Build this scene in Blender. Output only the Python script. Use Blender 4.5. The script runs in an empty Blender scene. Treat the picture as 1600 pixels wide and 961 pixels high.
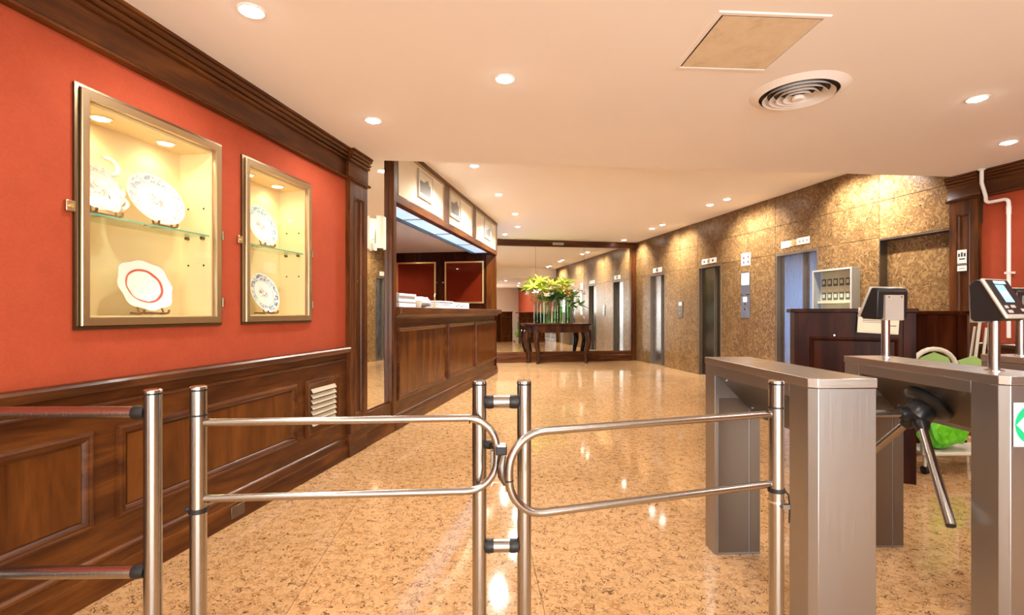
import bpy, bmesh, math, random
from mathutils import Matrix, Vector
random.seed(7)
R = math.radians
sc = bpy.context.scene
COL = sc.collection

# ------------------------------------------------------------ camera, world, exposure
cam_d = bpy.data.cameras.new('camera'); cam = bpy.data.objects.new('camera', cam_d); COL.objects.link(cam)
cam.location = (0, 0, 1.24); cam.rotation_euler = (R(90), 0, 0)
cam_d.sensor_width = 36; cam_d.lens = 36 * 780 / 1600; cam_d.shift_y = 7.5 / 1600
cam_d.clip_start = 0.02
sc.camera = cam
sc.view_settings.view_transform = 'Standard'; sc.view_settings.look = 'None'
sc.view_settings.gamma = 1.0; sc.view_settings.use_curve_mapping = False
sc.view_settings.exposure = 0.68
w = bpy.data.worlds.new('world'); sc.world = w; w.use_nodes = True
bg = w.node_tree.nodes['Background']
bg.inputs[0].default_value = (0.80, 0.90, 1.0, 1); bg.inputs[1].default_value = 1.6
SPOT = 38.0          # watts of one ceiling downlight
WARM = (1.0, 0.965, 0.915)
def area(name, loc, rot, sx, sy, watts, color):
    d = bpy.data.lights.new(name, 'AREA'); d.shape = 'RECTANGLE'; d.size = sx; d.size_y = sy; d.energy = watts; d.color = color
    o = bpy.data.objects.new(name, d); COL.objects.link(o); o.location = loc; o.rotation_euler = rot
    return o
# daylight entering through the glazed entrance behind the viewpoint, and the corridor window
area('entrance_daylight', (1.2, -3.05, 1.35), (R(90), 0, 0), 4.6, 2.3, 185, (1.0, 0.985, 0.96))

# ------------------------------------------------------------ frames
AL = math.atan(.1852); BR = math.atan(.177)
class Fr:
    def __init__(s, ox, oy, ang): s.o = Vector((ox, oy, 0)); s.a = ang; s.m = Matrix.Translation(s.o) @ Matrix.Rotation(ang, 4, 'Z')
    def p(s, x, y, z=0): return s.m @ Vector((x, y, z))
W0 = Fr(0, 0, 0)
FL = Fr(-2.1814, 0, math.pi / 2 - AL)      # x along left wall, y into the wall
FR_ = Fr(5.492, 0, math.pi / 2 + BR)       # x along right wall, y into the room
cor = FR_.p(13.11, 0)
FB = Fr(cor.x, cor.y, BR)                  # x along far wall (negative to the left), y behind it
FG = Fr(0, 0, R(4.2))                      # floor grid, gates, ceiling hatch

# ------------------------------------------------------------ materials
M = {}
def mat(name, col=(.8, .8, .8), rough=.5, metal=0., spec=.5, coat=0., trans=0., ior=1.45, emit=None, es=0., sheen=0.):
    m = bpy.data.materials.new(name); m.use_nodes = True; M[name] = m
    b = m.node_tree.nodes['Principled BSDF']
    b.inputs['Base Color'].default_value = (*col, 1); b.inputs['Roughness'].default_value = rough; b.inputs['Metallic'].default_value = metal
    b.inputs['Specular IOR Level'].default_value = spec; b.inputs['Coat Weight'].default_value = coat; b.inputs['Coat Roughness'].default_value = .12
    b.inputs['Transmission Weight'].default_value = trans; b.inputs['IOR'].default_value = ior
    b.inputs['Sheen Weight'].default_value = sheen
    if emit: b.inputs['Emission Color'].default_value = (*emit, 1); b.inputs['Emission Strength'].default_value = es
    return m
def nt(m): return m.node_tree.nodes, m.node_tree.links, m.node_tree.nodes['Principled BSDF']
def coords(m, scale=(1, 1, 1), kind='Object'):
    n, l, b = nt(m); tc = n.new('ShaderNodeTexCoord' if kind != 'Position' else 'ShaderNodeNewGeometry'); mp = n.new('ShaderNodeMapping'); mp.inputs['Scale'].default_value = scale
    l.new(tc.outputs[kind], mp.inputs['Vector']); return mp.outputs[0]
def noise(m, vec, scale, detail=4, rough=.55, dist=0.):
    n, l, b = nt(m); t = n.new('ShaderNodeTexNoise'); t.inputs['Scale'].default_value = scale; t.inputs['Detail'].default_value = detail
    t.inputs['Roughness'].default_value = rough; t.inputs['Distortion'].default_value = dist; l.new(vec, t.inputs['Vector']); return t.outputs['Fac']
def ramp(m, fac, stops, interp='LINEAR'):
    n, l, b = nt(m); r = n.new('ShaderNodeValToRGB'); r.color_ramp.interpolation = interp
    e = r.color_ramp.elements
    while len(e) < len(stops): e.new(.5)
    for k, (p, c) in enumerate(stops): e[k].position = p; e[k].color = (*c, 1) if len(c) == 3 else c
    l.new(fac, r.inputs[0]); return r.outputs[0]
def mix(m, fac, a, b_, mode='MIX'):
    n, l, b = nt(m); x = n.new('ShaderNodeMix'); x.data_type = 'RGBA'; x.blend_type = mode
    for s, v in ((0, fac), (6, a), (7, b_)):
        if hasattr(v, 'is_linked') or hasattr(v, 'links'): l.new(v, x.inputs[s])
        elif s == 0: x.inputs[0].default_value = v
        else: x.inputs[s].default_value = (*v, 1)
    return x.outputs[2]
def math_(m, op, a, b_=None):
    n, l, b = nt(m); x = n.new('ShaderNodeMath'); x.operation = op
    for i, v in enumerate((a, b_)):
        if v is None: continue
        if hasattr(v, 'links'): l.new(v, x.inputs[i])
        else: x.inputs[i].default_value = v
    return x.outputs[0]
def bump(m, h, strength=.2, dist=.002):
    n, l, b = nt(m); x = n.new('ShaderNodeBump'); x.inputs['Strength'].default_value = strength; x.inputs['Distance'].default_value = dist
    l.new(h, x.inputs['Height']); l.new(x.outputs[0], b.inputs['Normal'])
def base(m, c): nt(m)[1].new(c, nt(m)[2].inputs['Base Color'])
def roughl(m, c): nt(m)[1].new(c, nt(m)[2].inputs['Roughness'])
G = lambda v: (v, v, v)
def rnd(m, c, lo, hi):
    # each slab has its own slightly different tone
    n, l, b = nt(m); oi = n.new('ShaderNodeObjectInfo'); mr = n.new('ShaderNodeMapRange'); mr.inputs[3].default_value = lo; mr.inputs[4].default_value = hi
    l.new(oi.outputs['Random'], mr.inputs[0]); hs = n.new('ShaderNodeHueSaturation'); l.new(mr.outputs[0], hs.inputs['Value']); l.new(c, hs.inputs['Color']); return hs.outputs[0]

def wood(name, dark, mid, light, sc3, rough=.34, coat=.08, spec=.28):
    m = mat(name, mid, rough, spec=spec, coat=coat)
    v = coords(m, sc3)
    a = noise(m, v, 3.0, 6, .6, .6); b_ = noise(m, v, 14.0, 3, .6, .2)
    f = math_(m, 'ADD', math_(m, 'MULTIPLY', a, .86), math_(m, 'MULTIPLY', b_, .14))
    base(m, ramp(m, f, [(.30, dark), (.5, mid), (.72, light)])); bump(m, b_, .06, .001)
    return m
wood('wood_v', (.026, .0065, .0018), (.080, .0225, .0045), (.165, .053, .009), (4, 4, .55))
wood('wood_h', (.026, .0065, .0018), (.080, .0225, .0045), (.165, .053, .009), (.55, 4, 4))
wood('wood_y', (.026, .0065, .0018), (.080, .0225, .0045), (.165, .053, .009), (4, .55, 4))
wood('wood_panel', (.050, .013, .0028), (.105, .031, .0055), (.18, .059, .010), (2.6, 2.6, .4), .25)
wood('wood_dark_v', (.011, .0022, .0008), (.030, .0062, .0017), (.065, .0145, .0034), (4, 4, .5), .34, .0, .10)
wood('wood_table', (.012, .005, .003), (.040, .013, .006), (.085, .028, .010), (3, 3, 1), .2)
wood('easel_wood', (.12, .05, .02), (.26, .12, .05), (.40, .2, .09), (20, 20, 5), .4, 0)

m = mat('red_fabric', (.5, .055, .028), .8, spec=.15)
v = coords(m); a = noise(m, v, 9, 6, .7); wv = noise(m, coords(m, (60, 60, 260)), 1.0, 2); wh = noise(m, coords(m, (260, 260, 60)), 1.0, 2)
wf = math_(m, 'ADD', math_(m, 'MULTIPLY', math_(m, 'ADD', wv, wh), .7), math_(m, 'MULTIPLY', noise(m, v, 110, 4, .7), .6))
c = ramp(m, a, [(.3, (.245, .031, .0145)), (.7, (.325, .047, .022))])
base(m, mix(m, math_(m, 'MULTIPLY', wf, .40), c, (.50, .11, .044))); bump(m, wf, .35, .002)

m = mat('floor_stone', (.6, .4, .22), .10, spec=.6)
v = coords(m, (1, 1, 1), 'Position')
w1 = noise(m, v, 23, 2, .5, 1.7); wl = math_(m, 'ABSOLUTE', math_(m, 'SUBTRACT', w1, .5))
big = noise(m, v, 1.8, 4, .6); fine = noise(m, v, 70, 4, .65, .4)
c = ramp(m, big, [(.3, (.47, .255, .10)), (.7, (.56, .325, .15))])
c = mix(m, ramp(m, fine, [(.44, G(0)), (.66, G(.8))]), c, (.66, .43, .22))
c = mix(m, ramp(m, w1, [(.30, G(.8)), (.44, G(0))]), c, (.34, .16, .052))
fl = math_(m, 'MULTIPLY', ramp(m, wl, [(.0, G(1)), (.020, G(.95)), (.034, G(0))]), ramp(m, noise(m, v, 20, 2), [(.46, G(0)), (.53, G(.95))]))
c = mix(m, fl, c, (.10, .042, .014)); base(m, rnd(m, c, .94, 1.04))
roughl(m, ramp(m, big, [(.3, G(.05)), (.7, G(.10))]))

def stone(name, lo, mid, hi, dk):
    m = mat(name, mid, .30, spec=.28)
    v = coords(m, (1, 1, 1), 'Position')
    w1 = noise(m, v, 9, 2.0, .5, 3.0); wl = math_(m, 'ABSOLUTE', math_(m, 'SUBTRACT', w1, .5))
    w2 = noise(m, v, 15, 2.0, .5, 2.5); wl2 = math_(m, 'ABSOLUTE', math_(m, 'SUBTRACT', w2, .48))
    big = noise(m, v, 1.2, 3, .6); fine = noise(m, v, 60, 4, .65, .6)
    c = ramp(m, w1, [(.30, lo), (.46, mid), (.60, hi), (.75, mid)])
    c = mix(m, ramp(m, fine, [(.40, G(0)), (.70, G(.7))]), c, hi)
    c = mix(m, ramp(m, wl2, [(.0, G(.75)), (.03, G(0))]), c, lo)
    vein = math_(m, 'MULTIPLY', ramp(m, wl, [(.0, G(1)), (.016, G(.85)), (.034, G(0))]), ramp(m, noise(m, v, 6, 2), [(.40, G(.2)), (.56, G(1))]))
    c = mix(m, vein, c, dk)
    c = mix(m, ramp(m, big, [(.40, G(0)), (.7, G(.3))]), c, lo)
    base(m, rnd(m, c, .86, 1.12)); return m
stone('wall_stone', (.080, .037, .011), (.165, .084, .027), (.30, .180, .074), (.024, .011, .004))

m = mat('ceiling_paint', (.90, .86, .82), .85); base(m, ramp(m, noise(m, coords(m), .8, 3), [(.3, (.88, .84, .80)), (.7, (.91, .87, .83))]))
mat('ceiling_high_paint', (.91, .88, .86), .8)
mat('grey_ceiling', (.66, .64, .67), .8)
m = mat('hatch_board', (.72, .60, .42), .8); base(m, ramp(m, noise(m, coords(m), 7, 5, .7), [(.3, (.62, .50, .33)), (.45, (.74, .62, .44)), (.7, (.80, .69, .52))]))
mat('grout', (.30, .19, .10), .7)
mat('joint_dark', (.05, .03, .015), .6)
def steel(name, col, rough, sc3=(260, 260, 1.0), amt=.06):
    m = mat(name, col, rough, 1.0); f = noise(m, coords(m, sc3), 3.0, 3, .6)
    roughl(m, ramp(m, f, [(.3, G(max(.03, rough - amt))), (.7, G(rough + amt))])); return m
steel('steel_tube', (.40, .385, .36), .22)
steel('steel_sheet', (.38, .38, .385), .34)
steel('steel_lid', (.56, .55, .53), .30, (1.0, 260, 260))
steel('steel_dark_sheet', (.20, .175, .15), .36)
steel('elevator_steel', (.42, .43, .46), .27, (150, 150, 1), .01)
steel('elevator_dark_reflect', (.16, .13, .09), .22, (150, 150, 1), .05)  # darker door steel: the reflected dark wood is put into the colour
mat('elevator_jamb', (.20, .16, .12), .35, .6)
steel('antique_brass', (.56, .45, .29), .30, (60, 60, 60), .015)
steel('dark_brass', (.20, .15, .09), .35, (60, 60, 60), .015)
steel('bright_brass', (.92, .68, .28), .34, (40, 40, 40), .02)
mat('chrome', (.8, .8, .8), .12, 1.0)
mat('black_rubber', (.012, .011, .010), .45)
mat('black_plastic', (.014, .014, .015), .28)
mat('grey_plastic', (.42, .38, .34), .45)
mat('silver_plastic', (.55, .50, .43), .35, .3)
mat('cabinet_grey', (.26, .23, .18), .5)
mat('white_plastic', (.82, .80, .76), .4)
mat('cream_board', (.84, .65, .37), .55)
mat('cream_panel', (.72, .66, .50), .14, coat=.5)
mat('vent_cream', (.50, .43, .31), .5)
mat('white_paint', (.82, .78, .72), .6)
mat('mirror_silver', (.86, .86, .80), .004, 1.0)
mat('paper', (.80, .82, .85), .8)
mat('paper_warm', (.80, .70, .53), .8)
mat('ink', (.05, .05, .06), .8)
mat('red_ink', (.55, .03, .02), .8)
mat('green_ink', (.0, .42, .16), .5)
mat('lamp_glow', (1, 1, 1), .5, emit=(1, .93, .82), es=36)
mat('case_glow', (1, 1, 1), .5, emit=(1, .86, .62), es=14)
mat('shade_glow', (.9, .85, .72), .6, emit=(1, .86, .62), es=.10)
mat('light_box', (.6, .75, .95), .4, emit=(.40, .66, 1.0), es=.62)
mat('window_glow', (.7, .8, 1), .4, emit=(.22, .47, 1.0), es=1.5)
mat('screen_glow', (.1, .3, .6), .2, emit=(.28, .62, .95), es=1.0)
mat('screen_pale', (.6, .8, .9), .2, emit=(.7, .9, .95), es=1.0)
def thin_glass(name, tint, gl=.06):
    m = bpy.data.materials.new(name); m.use_nodes = True; M[name] = m
    n, l = m.node_tree.nodes, m.node_tree.links; n.clear()
    o = n.new('ShaderNodeOutputMaterial'); x = n.new('ShaderNodeMixShader'); t = n.new('ShaderNodeBsdfTransparent'); g = n.new('ShaderNodeBsdfGlossy')
    f = n.new('ShaderNodeLayerWeight'); f.inputs[0].default_value = .5
    pw = n.new('ShaderNodeMath'); pw.operation = 'POWER'; pw.inputs[1].default_value = 5.0; l.new(f.outputs['Facing'], pw.inputs[0])
    ma = n.new('ShaderNodeMath'); ma.operation = 'MULTIPLY_ADD'; ma.inputs[1].default_value = .6; ma.inputs[2].default_value = gl * .5; l.new(pw.outputs[0], ma.inputs[0])
    t.inputs[0].default_value = (*tint, 1); g.inputs['Roughness'].default_value = .02
    l.new(ma.outputs[0], x.inputs[0]); l.new(t.outputs[0], x.inputs[1]); l.new(g.outputs[0], x.inputs[2]); l.new(x.outputs[0], o.inputs[0])
thin_glass('clear_glass', (.97, .99, .97)); thin_glass('shelf_glass', (.90, .98, .93)); thin_glass('green_water', (.38, .72, .20))
thin_glass('smoke_glass', (.78, .68, .62))
mat('glass_edge', (.16, .42, .30), .15)
mat('stem_green', (.10, .32, .03), .45); mat('leaf_green', (.10, .27, .03), .4); mat('leaf_lime', (.50, .62, .04), .45); mat('leaf_dark', (.025, .085, .02), .4)
mat('petal_white', (.86, .84, .74), .5); mat('petal_yellow', (.80, .72, .12), .5); mat('petal_orange', (.80, .30, .03), .5); mat('petal_cream', (.82, .74, .50), .5)
m = mat('green_bag', (.16, .62, .02), .35); base(m, ramp(m, noise(m, coords(m), 14, 3, .6, 1), [(.3, (.06, .38, .01)), (.55, (.16, .62, .02)), (.8, (.34, .80, .10))]))
mat('beige_tube', (.62, .56, .44), .4); mat('green_mesh', (.30, .46, .14), .7)
mat('photo_print', (.10, .095, .085), .3); mat('photo_mat', (.62, .58, .46), .5); mat('orange_tint', (.72, .40, .16), .25)

def plate_mat(name, rad, rimcol, patcol, cencol, ringcol=None, ring=(.6, .66), amt=.6):
    m = mat(name, (.85, .84, .80), .12, coat=.4)
    n, l, b = nt(m)
    tc = n.new('ShaderNodeTexCoord'); ln = n.new('ShaderNodeVectorMath'); ln.operation = 'LENGTH'
    mp = n.new('ShaderNodeMapping'); mp.inputs['Scale'].default_value = (1 / rad[0], 1 / rad[1], 0); l.new(tc.outputs['Object'], mp.inputs[0]); l.new(mp.outputs[0], ln.inputs[0])
    r = ln.outputs['Value']; W = (.85, .84, .80); c = None
    v = tc.outputs['Object']
    if ringcol:
        f = ramp(m, r, [(0, G(0)), (ring[0], G(0)), (ring[0] + .01, G(1)), (ring[1], G(1)), (ring[1] + .01, G(0))])
        c = mix(m, f, W, ringcol)
    else:
        pat = ramp(m, noise(m, v, 55, 3, .6, 1.0), [(.47, G(0)), (.56, G(amt))])
        rim = ramp(m, r, [(.0, G(0)), (.66, G(0)), (.70, G(1)), (.94, G(1)), (.97, G(0))])
        cen = ramp(m, r, [(.0, G(1)), (.24, G(1)), (.34, G(0)), (1, G(0))])
        c = mix(m, rim, W, rimcol)
        c = mix(m, math_(m, 'MULTIPLY', pat, rim), c, patcol)
        c = mix(m, math_(m, 'MULTIPLY', pat, cen), c, cencol)
        line = ramp(m, r, [(0, G(0)), (.635, G(0)), (.645, G(.5)), (.66, G(.5)), (.67, G(0))])
        c = mix(m, line, c, patcol)
    base(m, c); return m

# ------------------------------------------------------------ mesh builder
class MB:
    def __init__(s): s.bm = bmesh.new()
    def box(s, x0, x1, y0, y1, z0, z1):
        vs = [s.bm.verts.new((x, y, z)) for z in (z0, z1) for x, y in ((x0, y0), (x1, y0), (x1, y1), (x0, y1))]
        for f in ((3, 2, 1, 0), (4, 5, 6, 7), (0, 1, 5, 4), (1, 2, 6, 5), (2, 3, 7, 6), (3, 0, 4, 7)): s.bm.faces.new([vs[i] for i in f])
        return s
    def prism(s, poly, axis, a0, a1):
        def P(p, a): return {'x': (a, p[0], p[1]), 'y': (p[0], a, p[1]), 'z': (p[0], p[1], a)}[axis]
        A = [s.bm.verts.new(P(p, a0)) for p in poly]; B = [s.bm.verts.new(P(p, a1)) for p in poly]
        s.bm.faces.new(A); s.bm.faces.new(B); k = len(poly)
        for i in range(k): s.bm.faces.new((A[i], A[(i + 1) % k], B[(i + 1) % k], B[i]))
        return s
    def rings(s, rs, closed_path=False, caps=True):
        V = [[s.bm.verts.new(p) for p in r] for r in rs]; k = len(V[0])
        for a in range(len(V) if closed_path else len(V) - 1):
            A, B = V[a], V[(a + 1) % len(V)]
            for i in range(k): s.bm.faces.new((A[i], A[(i + 1) % k], B[(i + 1) % k], B[i]))
        if caps and not closed_path: s.bm.faces.new(V[0]); s.bm.faces.new(V[-1])
        return s
    def tube(s, pts, r, seg=14, closed=False, caps=True):
        P = [Vector(p) for p in pts]; n = len(P); rs = []; rr = r if isinstance(r, (list, tuple)) else [r] * n
        T = []
        for i in range(n):
            a = P[(i - 1) % n] if (closed or i) else P[0]; b = P[(i + 1) % n] if (closed or i < n - 1) else P[-1]
            T.append((b - a).normalized())
        up = Vector((0, 0, 1)) if abs(T[0].z) < .9 else Vector((1, 0, 0)); N = T[0].cross(up).normalized()
        for i in range(n):
            if i:
                q = T[i - 1].rotation_difference(T[i]); N = (q @ N)
            N = (N - T[i] * N.dot(T[i])).normalized(); B = T[i].cross(N)
            rs.append([P[i] + (N * math.cos(2 * math.pi * k / seg) + B * math.sin(2 * math.pi * k / seg)) * rr[i] for k in range(seg)])
        return s.rings(rs, closed, caps)
    def cyl(s, p0, p1, r, seg=20, r2=None): return s.tube([p0, p1], [r, r if r2 is None else r2], seg)
    def lathe(s, prof, seg=32, mtx=None, sx=1, sy=1, caps=True):
        m = mtx or Matrix()
        return s.rings([[m @ Vector((r * math.cos(2 * math.pi * k / seg) * sx, r * math.sin(2 * math.pi * k / seg) * sy, z)) for k in range(seg)] for r, z in prof], False, caps)
    def ring_frame(s, x0, x1, z0, z1, prof):
        # mitred rectangular frame in the xz plane; prof = closed list of (inset, y)
        rs = []
        for cx, cz, dx, dz in ((x0, z0, 1, 1), (x1, z0, -1, 1), (x1, z1, -1, -1), (x0, z1, 1, -1)):
            rs.append([Vector((cx + dx * i, y, cz + dz * i)) for i, y in prof])
        return s.rings(rs, True)
    def quad(s, *p): s.bm.faces.new([s.bm.verts.new(q) for q in p]); return s
    def ball(s, c, r, su=12, sv=8, sx=1, sy=1, sz=1):
        c = Vector(c); rs = []
        for j in range(1, sv):
            t = math.pi * j / sv; rs.append([c + Vector((r * math.sin(t) * math.cos(2 * math.pi * k / su) * sx, r * math.sin(t) * math.sin(2 * math.pi * k / su) * sy, -r * math.cos(t) * sz)) for k in range(su)])
        return s.rings(rs)
    def xf(s, m): bmesh.ops.transform(s.bm, matrix=m, verts=s.bm.verts); return s
    def mesh(s, name, mt, smooth=True):
        bmesh.ops.recalc_face_normals(s.bm, faces=s.bm.faces)
        me = bpy.data.meshes.new(name); s.bm.to_mesh(me); s.bm.free(); me.materials.append(M[mt] if isinstance(mt, str) else mt)
        if smooth:
            me.shade_smooth(); me.set_sharp_from_angle(angle=R(35))
        return me
def obj(name, mb, mt, parent=None, bev=0., label=None):
    me = mb.mesh(name, mt) if isinstance(mb, MB) else mb
    o = bpy.data.objects.new(name, me); COL.objects.link(o)
    if parent: o.parent = parent
    if bev:
        b = o.modifiers.new('bevel', 'BEVEL'); b.width = bev; b.segments = 2; b.limit_method = 'ANGLE'; b.angle_limit = R(40)
    if label: o['label'] = label
    return o
def place(o, fr, p=(0, 0, 0), rz=0.): o.location = fr.p(*p); o.rotation_euler = (0, 0, fr.a + rz); return o
def tag(o, label, cat, group=None):
    o['label'] = label; o['category'] = cat
    if group: o['group'] = group
    return o
def thing(name, label, cat, fr=W0, p=(0, 0, 0), rz=0., group=None):
    o = bpy.data.objects.new(name, None); o.empty_display_size = .1; COL.objects.link(o); place(o, fr, p, rz); return tag(o, label, cat, group)
def struct(name, mb, mt, fr=W0, label=None, bev=0.):
    o = obj(name, mb, mt, None, bev); place(o, fr); o['kind'] = 'structure'
    if label: o['label'] = label; o['category'] = name.split('_')[0]
    return o
def sub(name, mb, mt, parent, bev=0., label=None): return obj(name, mb, mt, parent, bev, label)

# ============================================================ FLOOR
LIM_FRONT = -3.2
fl = struct('floor', MB().box(-8, 9, LIM_FRONT, 15, -.08, -.012), 'grout', W0, 'polished beige speckled stone floor of large slabs')
TX, TY = 1.06, .885
def inside(x, y):
    if y < LIM_FRONT - .2 or y > 13.4: return False
    lx = -2.1814 + .1852 * y - .15 - (2.9 if 5.2 < y < 10.6 else 0) - (4.2 if 10.2 < y else 0); rx = 5.492 - .177 * y + .25
    return lx < x < rx
tile_me = MB().box(.0012, TX - .0012, .0012, TY - .0012, -.012, 0).mesh('tile', 'floor_stone')
kx0, ky0 = .285, 1.98
for i in range(-9, 8):
    for j in range(-7, 14):
        x0 = kx0 + i * TX; y0 = ky0 + j * TY
        cs = [FG.p(x0 + a * TX, y0 + b * TY) for a in (0, .5, 1) for b in (0, .5, 1)]
        if any(inside(c.x, c.y) for c in cs):
            o = obj('tile', tile_me, None, fl); o.location = FG.p(x0, y0); o.rotation_euler = (0, 0, FG.a)

# ============================================================ CEILINGS
HN, HF = 2.635, 3.04
e0 = Vector((-1.312, 4.575)); ed = Vector((5.82, .56)).normalized()
eL = e0 - ed * 1.2; eR = e0 + ed * 7.0
cn = MB().prism([(-4.2, LIM_FRONT), (8.5, LIM_FRONT), (eR.x, eR.y), (eL.x, eL.y)], 'z', HN, HF + .3)
ceil1 = struct('ceiling', cn, 'ceiling_paint', W0, 'lower warm white ceiling over the turnstiles')
ceil2 = struct('ceiling', MB().prism([(-8, 4.6), (8.5, 4.4), (8.5, 15), (-8, 15)], 'z', HF, HF + .12), 'ceiling_high_paint', W0, 'higher white ceiling over the elevator lobby')

# ============================================================ LEFT WALL
YR = .03                                  # red face
CASES = [(2.156, 2.864), (3.131, 3.756)]; CH0, CH1 = 1.212, 2.148
mb = MB(); US, UE = -.25, 4.34
for a, b in ((US, CASES[0][0]), (CASES[0][1], CASES[1][0]), (CASES[1][1], UE)): mb.box(a, b, YR, .33, 0, HF)
for a, b in CASES: mb.box(a, b, YR, .33, 0, CH0).box(a, b, YR, .33, CH1, HF).box(a, b, .27, .33, CH0, CH1)
wall_l = struct('wall_left', mb, 'red_fabric', FL, 'red fabric covered wall with two display niches')

struct('wall_left_bounce', MB().box(-3.6, -.25, YR - .02, .33, 0, HF), 'white_paint', FL, 'unseen white wall section added to whiten the rail reflections')  # unseen white section, added so the rails reflect white and the room brightens

def wainscot(fr_wall, s, u0, u1, panels, tall=None):
    """dado panelling; y = s*n where n points into the room"""
    Y = lambda n: s * n
    def bx(a, b, n0, n1, z0, z1): return MB().box(a, b, min(Y(n0), Y(n1)), max(Y(n0), Y(n1)), z0, z1)
    def prof(pts, a, b): return MB().prism([(Y(n), z) for n, z in pts], 'x', a, b)
    sub('dado_board', bx(u0, u1, -.03, -.02, .15, .90), 'wood_h', fr_wall)
    sub('chair_rail', prof([(-.03, .895), (.006, .895), (.014, .905), (.022, .918), (.022, .932), (.012, .944), (-.03, .947)], u0, u1), 'wood_h', fr_wall, .002)
    sub('rail_bead', prof([(-.021, .828), (-.008, .830), (-.002, .838), (-.006, .846), (-.021, .852)], u0, u1), 'wood_h', fr_wall)
    for a, b in panels:
        sub('panel', bx(a + .05, b - .05, -.0215, -.016, .36, .68), 'wood_panel', fr_wall)
        f = MB().ring_frame(a, b, .31, .73, [(0, Y(-.021)), (.004, Y(-.006)), (.014, Y(-.001)), (.022, Y(-.006)), (.028, Y(-.004)), (.038, Y(-.010)), (.046, Y(-.021))])
        sub('panel_frame', f, 'wood_h', fr_wall)
wainscot(wall_l, -1, US, UE, [(-.20, .78), (.84, 2.178), (2.285, 3.624)])
base_prof = [(-.03, 0), (0, 0), (0, .105), (-.004, .112), (-.012, .114), (-.012, .150), (-.006, .156), (-.006, .168), (-.012, .176), (-.022, .182), (-.03, .182)]
bl = struct('baseboard_left', MB().prism([(-n, z) for n, z in base_prof], 'x', US, UE), 'wood_h', FL, 'dark stepped wooden skirting along the red wall')
crown_prof = [(-.03, 2.372), (-.004, 2.372), (.008, 2.378), (.010, 2.388), (.002, 2.396), (-.016, 2.400), (-.020, 2.406), (-.020, 2.532), (-.006, 2.534), (.002, 2.541), (.002, 2.550), (-.012, 2.553),
              (-.012, 2.560), (.004, 2.563), (.014, 2.572), (.014, 2.582), (-.002, 2.585), (-.002, 2.591), (.014, 2.595), (.024, 2.606), (.024, 2.612), (.014, 2.615), (.030, 2.620), (.032, 2.628), (.032, HN), (-.03, HN)]
cr = struct('trim_1', MB().prism([(-n, z) for n, z in crown_prof], 'x', US, UE), 'wood_h', FL, 'brown moulded wooden cornice over the red left wall')

def pilaster(name, fr, s, u0, u1, label):
    Y = lambda n: s * n
    def bx(a, b, n0, n1, z0, z1): return MB().box(a, b, min(Y(n0), Y(n1)), max(Y(n0), Y(n1)), z0, z1)
    t = struct(name, bx(u0, u1, -.30, -.004, 0, HN), 'wood_v', fr, label)
    sub('plinth', bx(u0 - .006, u1 + .006, -.02, .012, 0, .20), 'wood_h', t, .003)
    sub('stile', bx(u0, u0 + .075, -.01, .016, .20, 2.38), 'wood_v', t, .003); sub('stile', bx(u1 - .075, u1, -.01, .016, .20, 2.38), 'wood_v', t, .003)
    sub('rail', bx(u0 + .075, u1 - .075, -.01, .016, .20, .34), 'wood_v', t); sub('rail', bx(u0 + .075, u1 - .075, -.01, .016, 2.24, 2.38), 'wood_v', t)
    sub('sunk_moulding', MB().ring_frame(u0 + .070, u1 - .070, .335, 2.245, [(0, Y(.015)), (.006, Y(.022)), (.016, Y(.018)), (.026, Y(.004)), (.030, Y(-.006)), (0, Y(-.006))]), 'wood_v', t)
    sub('capital', MB().prism([(Y(n + .032), z) for n, z in crown_prof], 'x', u0 - .02, u1 + .02), 'wood_h', t)
    return t
pilaster('trim_2', FL, -1, 4.330, 4.642, 'dark fluted wooden pilaster between the red wall and the mirror')

# vent grille in the dado
vg = thing('vent_grille', 'cream louvred vent grille in the wooden dado under the smaller display case', 'vent', FL, (3.962, .02, .52))
sub('frame', MB().ring_frame(-.235, .235, -.21, .21, [(0, -.002), (.004, -.018), (.016, -.022), (.030, -.014), (.05, -.008), (.07, -.004), (.07, -.0)]), 'wood_v', vg)
sub('backing', MB().box(-.17, .17, -.003, .002, -.15, .15), 'joint_dark', vg)
for k in range(7):
    z = -.125 + k * .0415
    sub('slat', MB().prism([(-.004, z + .018), (-.022, z - .012), (-.026, z - .010), (-.008, z + .020)], 'x', -.166, .166), 'vent_cream', vg)
op = tag(obj('socket_plate', MB().box(-.055, .055, -.004, .0, -.035, .035), 'steel_dark_sheet', None, .002), 'small metal socket plate set in the skirting below the panelling', 'socket plate'); place(op, FL, (3.02, -.0005, .062))

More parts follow.
